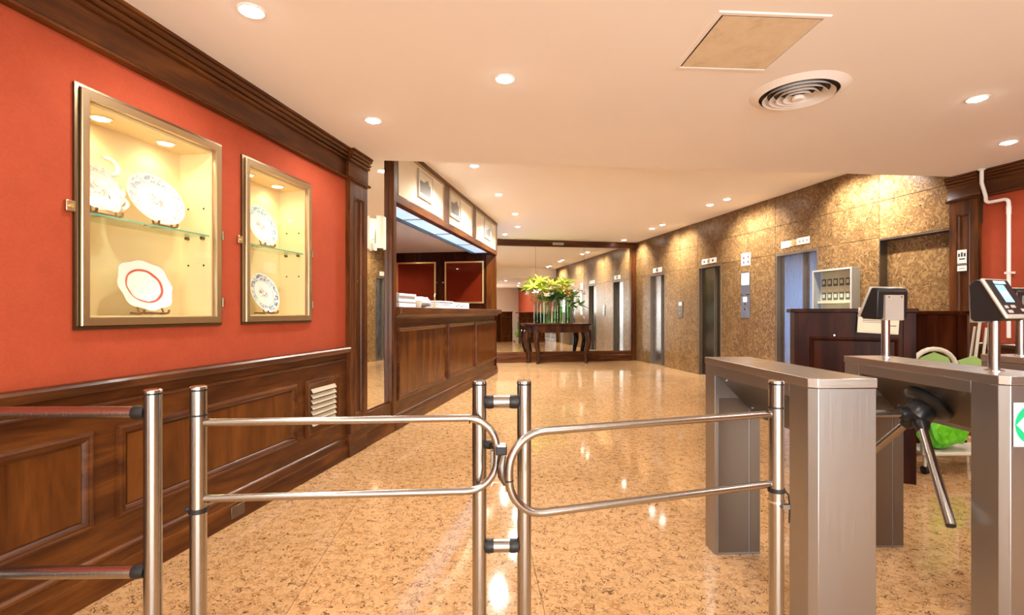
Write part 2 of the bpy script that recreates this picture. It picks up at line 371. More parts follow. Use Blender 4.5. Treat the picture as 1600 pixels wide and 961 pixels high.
# display cases
def display_case(k, u0, u1, label):
    t = thing('display_case', label, 'display case', FL, ((u0 + u1) / 2, YR, CH0))
    h = (u1 - u0) / 2; H_ = CH1 - CH0; D = .205
    sub('back_panel', MB().box(-h, h, D, D + .012, 0, H_), 'cream_board', t)
    sub('side_panel', MB().box(-h, -h + .012, .004, D, 0, H_), 'cream_board', t); rs_ = sub('side_panel', MB().box(h - .012, h, .004, D, 0, H_), 'cream_board', t)
    sub('floor_panel', MB().box(-h + .012, h - .012, .004, D, 0, .012), 'cream_board', t); sub('top_panel', MB().box(-h + .012, h - .012, .004, D, H_ - .012, H_), 'cream_board', t)
    # outer metal rebate and door frame
    sub('outer_frame', MB().ring_frame(-h - .052, h + .052, -.047, H_ + .053, [(0, .0), (0, -.012), (.014, -.014), (.016, -.006), (.05, -.006), (.05, .0)]), 'dark_brass', t)
    df = sub('door_frame', MB().ring_frame(-h - .034, h + .034, -.030, H_ + .036, [(0, -.001), (0, -.026), (.003, -.029), (.034, -.026), (.036, -.022), (.036, -.001)]), 'antique_brass', t)
    sub('glass_pane', MB().box(-h - .002, h + .002, -.016, -.012, .0, H_), 'clear_glass', df)
    lt = sub('latch', MB().box(-h - .086, -h - .050, -.016, -.001, .445, .49), 'antique_brass', t, .002)
    sub('lock', MB().cyl((-h - .068, -.016, .467), (-h - .068, -.022, .467), .008), 'bright_brass', lt)
    for z in (.44, .06): sub('hinge', MB().cyl((h + .040, -.03, z), (h + .040, -.03, z + .05), .006, 10), 'dark_brass', t)
    sz = 1.665 - CH0
    sh = sub('glass_shelf', MB().box(-h + .014, h - .014, .012, D - .004, sz, sz + .008), 'shelf_glass', t)
    sub('shelf_edge', MB().box(-h + .014, h - .014, .0105, .012, sz, sz + .008), 'glass_edge', sh)
    for yy in (.05, .15):
        for sx in (-1, 1): sub('shelf_pin', MB().cyl((sx * (h - .012), yy, sz - .008), (sx * (h - .032), yy, sz - .008), .009, 10), 'dark_brass', t)
        for zz in (sz + .16, sz - .16): sub('peg_hole', MB().cyl((h - .0118, yy, zz), (h - .0135, yy, zz), .006, 8), 'joint_dark', t)
    for x in (-h * .56, h * .42):
        pk = sub('puck_light', MB().lathe([(.048, H_ - .012), (.048, H_ - .018), (.040, H_ - .021), (.036, H_ - .018)], 24, Matrix.Translation((x, .105, 0))), 'chrome', t)
        sub('puck_lens', MB().lathe([(.035, H_ - .0185), (.035, H_ - .0195)], 20, Matrix.Translation((x, .105, 0))), 'case_glow', pk)
        d = bpy.data.lights.new('puck_lamp', 'SPOT'); d.energy = 2.2; d.color = (1, .80, .52); d.spot_size = R(150); d.spot_blend = .6; d.shadow_soft_size = .03
        lo = bpy.data.objects.new('puck_lamp', d); COL.objects.link(lo); lo.parent = t; lo.location = (x, .105, H_ - .03)
    return t
display_case(0, *CASES[0], 'larger lit glass display case with brass frame, left on red wall')
display_case(1, *CASES[1], 'smaller lit glass display case with brass frame, nearer the pilaster')

def easel(fr, p, tilt, wd, label):
    t = thing('plate_stand', label, 'plate stand', fr, p)
    for s in (-1, 1):
        sub('arm', MB().tube([(s * wd, -.055, .028), (s * wd, -.050, .012), (s * wd, -.02, .008), (s * wd * .7, .045, .012), (s * wd * .35, .075, .01)], [.006, .006, .005, .005, .004], 8), 'easel_wood', t)
        sub('upright', MB().tube([(s * wd, -.024, .008), (s * wd * .8, -.024 + .15 * math.tan(tilt) + .012, .15)], .0045, 8), 'easel_wood', t)
    sub('crossbar', MB().cyl((-wd, -.02, .012), (wd, -.02, .012), .004, 8), 'easel_wood', t)
    return t
def leaning(o, fr, p, tilt, roll=0.):
    # plate mesh lies in local xy with +z as its face; stand it up facing the room (-y), leaning back
    o.matrix_world = Matrix.Translation(fr.p(*p)) @ Matrix.Rotation(fr.a, 4, 'Z') @ Matrix.Rotation(R(90) - tilt, 4, 'X') @ Matrix.Rotation(roll, 4, 'Z')
def outline_plate(fn, seg, prof):
    return MB().rings([[Vector((fn(2 * math.pi * k / seg)[0] * s_, fn(2 * math.pi * k / seg)[1] * s_, z)) for k in range(seg)] for s_, z in prof])
PP = [(.02, -.002), (.50, -.002), (.60, .004), (.97, .016), (1.0, .018), (1.0, .021), (.96, .019), (.64, .010), (.56, .004), (.02, .003)]
shelf_z = 1.6735; floor_z = CH0 + .0125
def make_plate(name, label, fn, mt, u, zb, ry, tilt=R(16), yb=.128, seg=64, prof=PP, group='display plates', lift=.012):
    me = outline_plate(fn, seg, prof).mesh(name, mt); o = obj(name, me, None); tag(o, label, 'plate', group)
    leaning(o, FL, (u, yb, zb + lift + ry * math.cos(tilt)), tilt); return o
TL = R(17)
plate_mat('plate_floral', (.165, .135), (.84, .83, .78), (.22, .27, .42), (.40, .14, .08), amt=.75)
plate_mat('plate_ring', (.15, .13), (1, 1, 1), (1, 1, 1), (1, 1, 1), (.62, .10, .07), (.60, .68))
plate_mat('plate_celadon', (.14, .14), (.62, .76, .74), (.16, .26, .42), (.45, .12, .14), amt=.7)
plate_mat('plate_blue', (.135, .135), (.74, .77, .78), (.10, .13, .24), (.30, .12, .16), amt=.85)
plate_mat('plate_ornate', (.16, .13), (.86, .84, .76), (.40, .28, .12), (.72, .16, .05), amt=.6)
easel(FL, (2.592, .105, shelf_z), TL, .055, 'wooden stand under the oval floral platter')
make_plate('oval_platter', 'white oval platter with small blue and brown flowers on glass shelf', lambda t: (.165 * math.cos(t), .135 * math.sin(t)), 'plate_floral', 2.585, shelf_z, .135, TL)
easel(FL, (2.525, .105, floor_z), TL, .07, 'wooden stand under the scalloped plate with red ring')
def scal(t):
    r = 1 + .035 * math.cos(8 * t) - .03 * math.cos(4 * t); return (.150 * r * math.cos(t), .132 * r * math.sin(t))
make_plate('scalloped_plate', 'white scalloped octagonal plate with a coral red ring', scal, 'plate_ring', 2.52, floor_z, .138, TL, seg=96)
easel(FL, (3.385, .105, shelf_z), TL, .05, 'wooden stand under the pale celadon plate')
make_plate('round_plate', 'pale green rimmed round plate on the upper shelf of smaller case', lambda t: (.140 * math.cos(t), .140 * math.sin(t)), 'plate_celadon', 3.385, shelf_z, .140, TL)
easel(FL, (3.415, .105, floor_z), TL, .05, 'wooden stand under the grey-blue patterned plate')
make_plate('round_plate', 'grey-blue patterned round plate at the bottom of smaller case', lambda t: (.138 * math.cos(t), .138 * math.sin(t)), 'plate_blue', 3.412, floor_z, .138, TL)
# ornate handled dish
easel(FL, (2.285, .105, shelf_z), TL, .06, 'wooden stand under the ornate handled dish')
od = thing('handled_dish', 'ornate white handled serving dish with orange flowers at shelf end', 'dish', FL, (2.285, .128, shelf_z + .012 + .115)); od['group'] = 'display plates'
od.rotation_euler = (R(90) - TL, 0, FL.a)
def orn(t):
    r = 1 + .05 * math.cos(6 * t) + .03 * math.sin(10 * t); return (.118 * r * math.cos(t), .112 * r * math.sin(t))
obj('bowl', outline_plate(orn, 72, PP), 'plate_ornate', od)
for s in (1, -1):
    obj('handle', MB().tube([(s * (.055 + .045 * math.sin(a) + .02), .085 + .045 * (1 - math.cos(a)) * .9 - .01 * 0, .018) for a in [math.pi * k / 12 * 1.15 for k in range(13)]] if s > 0 else [(-.075 - .03 * math.sin(math.pi * k / 10), -.06 + .11 * k / 10, .018) for k in range(11)], .010, 8), 'petal_white', od)
obj('handle', MB().tube([(.09 + .035 * math.sin(math.pi * k / 10), -.085 + .07 * k / 10, .016) for k in range(11)], .009, 8), 'petal_white', od)

# ============================================================ MIRROR BAY AND SCONCE
wl2 = struct('wall_mirror_bay', MB().box(4.64, 5.30, .045, .30, 0, HF), 'wood_v', FL, 'dark wood wall carrying the tall narrow mirror')
sub('bottom_rail', MB().box(4.64, 5.20, -.004, .045, .17, .318), 'wood_h', wl2, .003)
sub('top_rail', MB().box(4.64, 5.20, .01, .045, 2.96, HF), 'wood_h', wl2)
sub('post', MB().box(5.190, 5.300, -.012, .045, .17, HF), 'wood_v', wl2, .006)
sub('post_bead', MB().cyl((5.215, -.012, .18), (5.215, -.012, HF), .010, 10), 'wood_v', wl2)
bl2 = struct('baseboard_mirror', MB().prism([(-n, z) for n, z in base_prof], 'x', 4.64, 5.36), 'wood_h', FL, 'dark stepped skirting below the tall mirror')
mi = thing('wall_mirror', 'tall narrow mirror panel beside the pilaster reflecting the elevators', 'mirror', FL, (4.925, .03, .318))
sub('glass', MB().box(-.265, .265, .002, .008, 0, 2.64), 'mirror_silver', mi)
sub('bead', MB().ring_frame(-.268, .268, 0, 2.642, [(0, .008), (0, -.008), (.010, -.004), (.012, .002)]), 'wood_v', mi)
sc_ = thing('wall_sconce', 'cream half-round wall sconce mounted on the narrow mirror', 'wall lamp', FL, (4.93, .03, 1.93))
sub('back_plate', MB().box(-.03, .03, -.012, .0, -.06, .12), 'silver_plastic', sc_, .003)
sub('arm', MB().tube([(0, -.01, .02), (0, -.035, .02), (0, -.05, .02)], .008, 10), 'silver_plastic', sc_)
pts = [(.082 * math.sin(a), -.028 - .055 * math.cos(a)) for a in [R(-82 + 164 * k / 14) for k in range(15)]]
pin = [(x * .94, y + .004) for x, y in pts]
sub('shade', MB().prism(pts + pin[::-1], 'z', -.075, .235), 'shade_glow', sc_)
sub('stub', MB().cyl((-.07, -.02, -.10), (-.07, -.02, -.03), .014, 12), 'white_plastic', sc_)
d = bpy.data.lights.new('sconce_lamp', 'POINT'); d.energy = .5; d.color = (1, .82, .6); d.shadow_soft_size = .03
lo = bpy.data.objects.new('sconce_lamp', d); COL.objects.link(lo); lo.parent = sc_; lo.location = (0, -.035, .10)

# ============================================================ RECEPTION
RU0, RU1, RD = 5.30, 10.22, 2.5            # bay along the wall and depth behind the counter
hd = struct('wall_header', MB().box(RU0 - .1, 10.27, .012, .08, 2.40, HF), 'wood_h', FL, 'wooden header above the reception opening')
sub('lower_rail', MB().box(RU0 - .02, 10.28, -.010, .085, 2.392, 2.475), 'wood_h', hd, .004)
sub('upper_rail', MB().box(RU0 - .02, 10.28, -.016, .04, 2.985, HF), 'wood_h', hd, .004)
PAN = [(5.346, 6.882), (7.10, 8.373), (8.577, 10.176)]
for a, b in ((RU0, 5.346), (6.882, 7.10), (8.373, 8.577), (10.176, 10.28)): sub('stile', MB().box(a, b, -.008, .03, 2.475, 2.985), 'wood_v', hd, .003)
plab = ['nearest the sconce', 'in the middle', 'farthest along']
for (a, b), lb in zip(PAN, plab):
    p = sub('cream_panel', MB().box(a + .004, b - .004, .004, .012, 2.479, 2.981), 'cream_panel', hd)
    sub('panel_frame', MB().ring_frame(a, b, 2.475, 2.985, [(0, .004), (0, -.012), (.006, -.014), (.020, -.006), (.022, .004)]), 'antique_brass', hd)
def picture(u0, u1, z0, z1, label, tint=None):
    t = thing('framed_picture', label, 'picture', FL, ((u0 + u1) / 2, .004, z0), group='pictures on the header')
    h = (u1 - u0) / 2; H_ = z1 - z0
    sub('frame', MB().ring_frame(-h, h, 0, H_, [(0, -.001), (0, -.024), (.016, -.026), (.02, -.012), (.02, -.001)]), 'silver_plastic', t)
    sub('mount', MB().box(-h + .018, h - .018, -.010, -.002, .018, H_ - .018), 'photo_mat', t)
    pr = sub('print', MB().box(-h + .06, h - .06, -.012, -.010, .06, H_ * .62), 'photo_print', t)
    sub('print_ridge', MB().prism([(-h + .06, H_ * .62), (-h * .2, H_ * .62), (h * .3, H_ * .78), (h * .55, H_ * .62), (h - .06, H_ * .62)], 'y', -.012, -.010), 'photo_print', pr)
picture(5.93, 6.42, 2.60, 2.93, 'framed dark photograph on the header panel nearest the sconce')
picture(7.14, 7.66, 2.60, 2.95, 'framed grey photograph on the middle header panel')
picture(9.20, 9.72, 2.60, 2.95, 'framed grey photograph on the farthest header panel')
for a, b, lb in ((6.42, 6.84, 'nearest the sconce'), (7.68, 8.33, 'in the middle')):
    pass
# reception interior shell
struct('ceiling', MB().box(RU0, RU1, .45, RD, 2.475, 2.52), 'grey_ceiling', FL, 'grey lower ceiling inside the reception')
struct('wall_reception_back', MB().box(RU0, RU1, RD, RD + .1, 0, 2.6), 'red_fabric', FL, 'rear wall of the reception')
struct('wall_reception_side', MB().box(RU0 - .02, RU0 + .02, .30, RD + .1, 0, 2.6), 'wood_dark_v', FL, 'near side wall of the reception')
we = struct('wall_reception_end', MB().box(RU1, RU1 + .05, -.0, RD + .1, 0, HF), 'wood_dark_v', FL, 'dark wood end wall of the reception with brass framed glazing')
sub('lit_wall_end', MB().box(RU1 - .02, RU1 + .052, -.004, .20, 1.30, 2.40), 'wood_panel', we, .004)  # lighter wood paints in the downlit end of this wall
for k, (t0, t1) in enumerate(((.249, 1.07), (1.263, 2.116))):
    wn = thing('interior_window', ['brass framed glazed panel nearer the counter end, inside reception', 'brass framed glazed panel deeper inside the reception'][k], 'window', FL, (RU1, (t0 + t1) / 2, 1.42))
    h = (t1 - t0) / 2
    fr_ = MB().ring_frame(-h, h, 0, .856, [(0, -.001), (0, -.03), (.03, -.034), (.034, -.02), (.034, -.001)]).xf(Matrix(((0, 1, 0, 0), (-1, 0, 0, 0), (0, 0, 1, 0), (0, 0, 0, 1))))
    # ring_frame lies in xz with y out; rotate so it faces -x
    sub('frame', fr_, 'bright_brass', wn)
    sub('red_backing', MB().box(-.004, -.001, -h + .03, h - .03, .03, .826), 'red_fabric', wn)
    sub('pane', MB().box(-.016, -.012, -h + .032, h - .032, .032, .824), 'smoke_glass', wn)
    sub('catch', MB().ball((-.03, h + .03 if k == 0 else -h - .03, .43), .014, 10, 6), 'chrome', wn)
# light trough under the header
lt = thing('light_trough', 'cool bluish fluorescent light trough under the reception header', 'light fitting', FL, (RU0, .08, 2.40))
L_ = RU1 - RU0
sub('housing', MB().box(0, L_, 0, .37, .06, .075), 'grey_plastic', lt)
sub('rail', MB().box(0, L_, 0, .016, .0, .06), 'black_plastic', lt); sub('rail', MB().box(0, L_, .354, .37, .0, .075), 'black_plastic', lt)
for k in range(4):
    a = .02 + k * (L_ - .04) / 4; b = a + (L_ - .04) / 4 - .025
    sub('diffuser', MB().box(a, b, .016, .354, .045, .055), 'light_box', lt)
    sub('divider', MB().box(b, b + .025, .016, .354, .035, .06), 'grey_plastic', lt)
# counter
ct = thing('reception_counter', 'long mahogany reception counter with three raised front panels', 'counter', FL, (RU0, 0, 0))
CL = 10.36 - RU0
sub('body', MB().box(0, CL, .022, .09, .12, 1.22), 'wood_h', ct)
sub('end_side', MB().box(CL - .05, CL, .09, .62, .12, 1.22), 'wood_y', ct)
sub('plinth', MB().prism([(-n, z) for n, z in [(-.09, 0), (.004, 0), (.004, .10), (-.006, .112), (-.006, .138), (.0, .145), (-.004, .156), (-.022, .165), (-.09, .165)]], 'x', 0, CL + .012), 'wood_h', ct)
for a, b in ((5.384, 7.029), (7.131, 8.548), (8.673, 10.244)):
    a -= RU0; b -= RU0
    sub('panel', MB().box(a + .055, b - .055, .012, .022, .355, 1.03), 'wood_panel', ct)
    sub('panel_frame', MB().ring_frame(a, b, .30, 1.083, [(0, .022), (.004, .004), (.016, -.002), (.026, .004), (.036, .002), (.05, .012), (.056, .022)]), 'wood_h', ct)
sub('under_moulding', MB().prism([(-n, z) for n, z in [(-.03, 1.16), (-.018, 1.165), (.01, 1.195), (.03, 1.215), (-.03, 1.215)]], 'x', 0, CL + .02), 'wood_h', ct)
sub('top', MB().box(-.0, CL + .06, -.075, .60, 1.215, 1.296), 'wood_h', ct, .006)
# things on the counter
TZ = 1.297
def slab_stack(name, label, cat, u0, u1, y0, y1, hs, mts, rz=0., group=None):
    t = thing(name, label, cat, FL, ((u0 + u1) / 2, (y0 + y1) / 2, TZ), rz, group); z = 0; hx = (u1 - u0) / 2; hy = (y1 - y0) / 2
    for k, (h, mt) in enumerate(zip(hs, mts)):
        j = random.uniform(-.012, .012); sub('layer', MB().box(-hx + j, hx + j * .5, -hy + j, hy + j, z, z + h), mt, t, .004); z += h
    return t
slab_stack('paper_stack', 'tall white stack of boxed papers at near end of the counter', 'paper stack', 5.62, 6.12, .10, .42, [.055, .012, .06, .03], ['paper', 'grey_plastic', 'paper', 'paper'])
cp = thing('paper_cup', 'small tan paper cup between the white stacks on the counter', 'cup', FL, (6.22, .10, TZ))
sub('wall', MB().lathe([(.028, 0), (.036, .085), (.034, .085), (.026, .004)], 20), 'paper_warm', cp); sub('rim', MB().lathe([(.034, .084), (.038, .084), (.038, .090), (.034, .090)], 20), 'paper_warm', cp)
hp = thing('wrapped_bundle', 'rounded white wrapped bundle beside the cup on the counter', 'bundle', FL, (6.62, .24, TZ))
bm = MB().ball((0, 0, .075), .10, 20, 12, 2.2, 1.3, .74)
sub('wrap', bm, 'paper', hp); sub('fold', MB().tube([(-.2, -.05, .09), (0, -.10, .12), (.18, -.06, .08)], [.012, .02, .01], 10), 'paper', hp); sub('tape', MB().box(-.05, .05, -.135, -.128, .02, .035), 'ink', hp)
slab_stack('leaflet_pile', 'low pile of white leaflets with dark print on the counter', 'leaflets', 7.08, 7.70, .12, .42, [.05, .035, .02], ['paper', 'paper', 'paper'])
lf = thing('leaflet_box', 'white leaflet box with blue lettering, last on the counter', 'leaflets', FL, (8.20, .22, TZ))
sub('box', MB().box(-.42, .42, -.10, .10, 0, .095), 'paper', lf, .003)
for k in range(5): sub('print', MB().box(-.36 + k * .14, -.27 + k * .14 + random.uniform(-.02, .03), -.1015, -.10, .03 + .02 * (k % 2), .045 + .02 * (k % 2)), 'ink', lf)
sn = thing('service_bell', 'small brass bell stand on the counter between the white stacks', 'bell', FL, (6.98, .16, TZ))
sub('base', MB().lathe([(.035, 0), (.035, .012), (.012, .02), (.008, .05)], 20), 'bright_brass', sn); sub('stem', MB().tube([(0, 0, .05), (.005, 0, .10), (-.01, 0, .16), (.012, 0, .2)], [.006, .008, .01, .004], 10), 'bright_brass', sn)

# ============================================================ FAR WALL WITH MIRROR
wb = struct('wall_back', MB().box(-9.0, .35, .03, .2, 0, HF), 'wood_v', FB, 'far wall carrying the large lobby mirror')
TB0 = -3.93
fmr = thing('lobby_mirror', 'large wall-to-wall lobby mirror in a dark wooden frame', 'mirror', FB, (-1.9, .03, 0))
X = lambda t: t + 1.9
for a, b in ((-3.92, -2.66), (-2.655, -1.395), (-1.39, -.13)): sub('mirror_panel', MB().box(X(a), X(b), -.012, -.004, .25, 2.90), 'mirror_silver', fmr)
sub('top_frame', MB().box(X(TB0), X(0), -.05, -.0, 2.885, HF - .005), 'wood_h', fmr, .004)
sub('right_post', MB().box(X(-.15), X(-.005), -.05, -.0, 0, 2.885), 'wood_v', fmr, .004)
sub('post_bead', MB().cyl((X(-.14), -.05, .27), (X(-.14), -.05, 2.88), .014, 10), 'wood_v', fmr)
bb = struct('baseboard_back', MB().prism([(-.075, 0), (0.02, 0), (.02, .255), (-.03, .255), (-.034, .235), (-.055, .225), (-.055, .165), (-.075, .150)], 'x', TB0, -.155), 'wood_h', FB, 'stepped dark wooden base below the lobby mirror')
tag(place(obj('door_closer', MB().box(-.14, .14, -.045, .0, -.03, .03), 'grey_plastic', None, .004), FB, (-2.1, -.051, 2.95)), 'small metal sign plate on the beam above the mirror', 'sign plate')

# corridor left of the mirror with a daylight window
struct('wall_corridor', MB().box(10.272, 10.34, .6, 4.6, 0, HF), 'wood_dark_v', FL, 'corridor wall behind the reception end')
cw = thing('daylit_exit_door', 'cool daylit glazed exit door on the far wall, left of the mirror', 'door', FB, (-4.95, .028, 0))
sub('pane', MB().box(-.80, .80, -.012, -.002, .06, 2.5), 'window_glow', cw); sub('frame', MB().ring_frame(-.86, .86, 0, 2.56, [(0, 0), (0, -.05), (.06, -.05), (.06, 0)]), 'steel_tube', cw); sub('mullion', MB().box(-.03, .03, -.05, -.012, .06, 2.5), 'steel_tube', cw)
struct('wall_corridor_end', MB().box(10.2, 12.8, 3.95, 4.05, 0, HF), 'white_paint', FL, 'end wall of the side corridor')

# ============================================================ RIGHT WALL
DT = 2.14; DJ = .16
EL = [(7.06, 7.92), (9.354, 10.15), (11.54, 12.32)]
mb = MB()
edges = [5.0, 6.11] + [e for p in EL for e in p] + [13.3]
for a, b in ((6.11, 7.06), (7.92, 9.354), (10.15, 11.54), (12.32, 13.3)): mb.box(a, b, -.35, -.012, 0, HF)
for a, b in EL: mb.box(a, b, -.35, -.012, DT, HF).box(a, b, -.35, -.28, 0, DT)
mb.box(5.0, 6.11, -.35, -.012, 2.12, HF).box(5.0, 6.11, -.35, -.13, 0, 2.12)
wr = struct('wall_right', mb, 'joint_dark', FR_, 'polished brown swirled stone wall with elevator openings')
def slab(u0, u1, z0, z1, y1=0., y0=-.012):
    g = .003; o = sub('stone_panel', MB().box(u0 + g, u1 - g, y0, y1, z0 + g, z1 - g), 'wall_stone', wr)
HJ = 2.575
cols_low = [(6.11, 7.06), (7.92, 8.60), (8.60, 9.354), (10.15, 10.85), (10.85, 11.54), (12.32, 13.11)]
for a, b in cols_low: slab(a, b, 0, DT)
cols_up = [(5.29, 6.11), (6.11, 7.06), (7.06, 7.92), (7.92, 8.60), (8.60, 9.354), (9.354, 10.15), (10.15, 10.85), (10.85, 11.54), (11.54, 12.32), (12.32, 13.11)]
for a, b in cols_up: slab(a, b, DT if a > 5.5 else 2.12, HJ); slab(a, b, HJ, HF)
slab(5.29, 6.105, 0, 2.10, -.10, -.13)
sub('niche_trim', MB().box(5.29, 6.11, -.125, .006, 2.10, 2.118), 'steel_dark_sheet', wr); sub('niche_trim', MB().box(6.097, 6.11, -.125, .004, 0, 2.10), 'steel_dark_sheet', wr)
for k, (a, b) in enumerate(EL):
    dm = 'elevator_dark_reflect' if k == 1 else 'elevator_steel'
    dr = struct('door_%d' % (k + 1), MB().box(a + .04, b - .04, -.27, -.06, 0.0, .012), 'elevator_steel', FR_, ['bluish steel elevator door nearest the reception desk', 'middle elevator door with its dark reflection put into the steel colour', 'steel elevator door nearest the lobby mirror'][k])
    for x0, x1 in ((a, a + .035), (b - .035, b)): sub('jamb', MB().box(x0, x1, -.28, -.002, 0, DT), 'elevator_jamb', dr, .003)
    sub('head_jamb', MB().box(a + .035, b - .035, -.28, -.002, DT - .035, DT), 'elevator_jamb', dr, .003)
    md = a + (b - a) * .42
    sub('door_leaf', MB().box(md + .004, b - .036, -.105, -.075, .012, DT - .036), dm, dr, .003)
    sub('door_leaf', MB().box(a + .036, md, -.155, -.125, .012, DT - .036), dm, dr, .003)
    sub('leaf_edge', MB().box(md - .006, md + .010, -.124, -.073, .012, DT - .036), 'elevator_jamb', dr)
def plate_thing(name, label, cat, u0, u1, z0, z1, mt, d=.012):
    t = thing(name, label, cat, FR_, ((u0 + u1) / 2, 0.0005, z0)); h = (u1 - u0) / 2; H_ = z1 - z0
    sub('plate', MB().box(-h, h, 0, d, 0, H_), mt, t, .002); return t, h, H_
# floor indicators above the doors
t, h, H_ = plate_thing('floor_indicator', 'white three-part floor indicator above the nearest elevator', 'floor indicator', 7.21, 7.44, 2.225, 2.325, 'white_plastic')
sub('plate', MB().box(.27, .45, 0, .012, -.01, .09), 'white_plastic', t, .002)
sub('emblem_plate', MB().box(h + .005, .265, 0, .008, 0, .09), 'photo_mat', t); sub('emblem', MB().cyl((.19, .008, H_ / 2), (.19, .018, H_ / 2), .045, 20), 'bright_brass', t)
for x in (-.09, -.02, .05, .30, .37): sub('print', MB().box(x, x + .03, .012, .0135, .03, .065), 'grey_plastic', t)
t, h, H_ = plate_thing('floor_indicator', 'small pale floor indicator above the middle elevator', 'floor indicator', 9.50, 9.99, 2.175, 2.275, 'white_plastic')
sub('emblem', MB().cyl((0, .012, H_ / 2), (0, .018, H_ / 2), .042, 20), 'bright_brass', t)
for x in (-.16, .13): sub('print', MB().box(x, x + .05, .012, .0135, .03, .07), 'ink', t)
t, h, H_ = plate_thing('floor_indicator', 'small floor indicator above the farthest elevator', 'floor indicator', 11.68, 12.12, 2.175, 2.285, 'white_plastic')
sub('emblem', MB().cyl((0, .012, H_ / 2), (0, .018, H_ / 2), .042, 20), 'steel_dark_sheet', t)
# call panels and signs
t, h, H_ = plate_thing('pictogram_sign', 'white pictogram sign on stone above the steel call panel', 'sign', 8.52, 8.76, 2.04, 2.25, 'white_plastic', .006)
for x, z, c in ((-.07, .13, 'ink'), (-.07, .05, 'ink'), (.05, .13, 'red_ink'), (.05, .05, 'ink')):
    sub('pictogram', MB().cyl((x, .006, z), (x, .0075, z), .026, 14) if c == 'red_ink' else MB().box(x - .018, x + .018, .006, .0075, z - .022, z + .028), c, t)
t, h, H_ = plate_thing('call_panel', 'tall steel call panel with paper notice between two elevators', 'call panel', 8.52, 8.76, 1.145, 1.93, 'steel_sheet')
sub('notice', MB().box(-h + .02, h - .02, .012, .0135, .56, .76), 'white_plastic', t); sub('divider', MB().box(-h, h, .012, .018, .385, .41), 'chrome', t); sub('card', MB().box(-.05, .06, .012, .0135, .27, .36), 'white_plastic', t)
for z in (.24, .15): sub('button', MB().cyl((0, .012, z), (0, .02, z), .022, 16), 'chrome', t)
t, h, H_ = plate_thing('call_panel', 'small dark call panel beside the farthest elevator', 'call panel', 10.73, 10.93, 1.125, 1.47, 'steel_dark_sheet')
sub('card', MB().box(-.06, .06, .012, .0135, .26, .33), 'white_plastic', t)
for z in (.2, .1): sub('button', MB().cyl((0, .012, z), (0, .02, z), .022, 16), 'chrome', t)
# glazed key cabinet
kc = thing('key_cabinet', 'grey glazed notice cabinet with rows of key slots on stone wall', 'cabinet', FR_, (6.70, .0005, 1.24))
sub('back', MB().box(-.32, .32, 0, .01, 0, .57), 'photo_mat', kc)
for nm, bx in (('side', (-.32, -.30, 0, .12, 0, .57)), ('side', (.30, .32, 0, .12, 0, .57)), ('top', (-.30, .30, 0, .12, .55, .57)), ('bottom', (-.30, .30, 0, .12, 0, .02))): sub(nm, MB().box(*bx), 'cabinet_grey', kc, .002)
sub('front_frame', MB().ring_frame(-.322, .322, -.002, .572, [(0, .12), (0, .126), (.022, .126), (.022, .12)]), 'silver_plastic', kc)
sub('pane', MB().box(-.30, .30, .114, .118, .02, .55), 'clear_glass', kc); sub('ledge', MB().box(-.30, .30, .01, .06, .12, .15), 'paper_warm', kc)
for r_ in range(2):
    for c_ in range(6):
        x = -.25 + c_ * .098; z = .40 - r_ * .185
        s_ = sub('key_slot', MB().box(x - .034, x + .034, .01, .016, z - .05, z + .05), 'photo_print', kc)
        sub('tag', MB().box(x - .022, x + .02, .016, .019, z - .02, z + .03), 'photo_mat', s_)
        if r_ == 0: sub('label_strip', MB().box(x - .03, x + .03, .01, .013, z - .115, z - .095), 'paper_warm', kc)
# red part of the right wall
wr2 = struct('wall_right_red', MB().box(-3.6, 5.02, -.3, -.03, 0, HF), 'red_fabric', FR_, 'red fabric covered wall beyond the turnstiles')
wainscot(wr2, 1, -3.6, 5.02, [(3.2, 4.85), (1.4, 3.05), (-.4, 1.25)])
struct('baseboard_right', MB().prism([(n, z) for n, z in base_prof], 'x', -3.6, 5.02), 'wood_h', FR_, 'dark stepped skirting below the right red wall')
struct('trim_3', MB().prism([(n, z) for n, z in crown_prof], 'x', -3.6, 5.02), 'wood_h', FR_, 'moulded wooden cornice over the right red wall')
pil2 = pilaster('trim_4', FR_, 1, 5.012, 5.288, 'wooden pilaster between the stone wall and the right red wall')
t = thing('pilaster_notice', 'small white notice with pictograms on the right wooden pilaster', 'sign', FR_, (5.157, .017, 1.66))
sub('board', MB().box(-.044, .044, 0, .004, .065, .215), 'white_plastic', t); sub('board', MB().box(-.044, .044, 0, .004, 0, .055), 'white_plastic', t)
for x in (-.027, 0, .027): sub('pictogram', MB().box(x - .009, x + .009, .004, .005, .145, .18 + (.01 if x == 0 else 0)), 'ink', t)
sub('print', MB().box(-.03, .025, .004, .005, .115, .128), 'ink', t); sub('print', MB().box(-.028, .028, .004, .005, .02, .032), 'grey_plastic', t); sub('bar', MB().box(-.042, .042, .004, .005, .068, .078), 'ink', t)
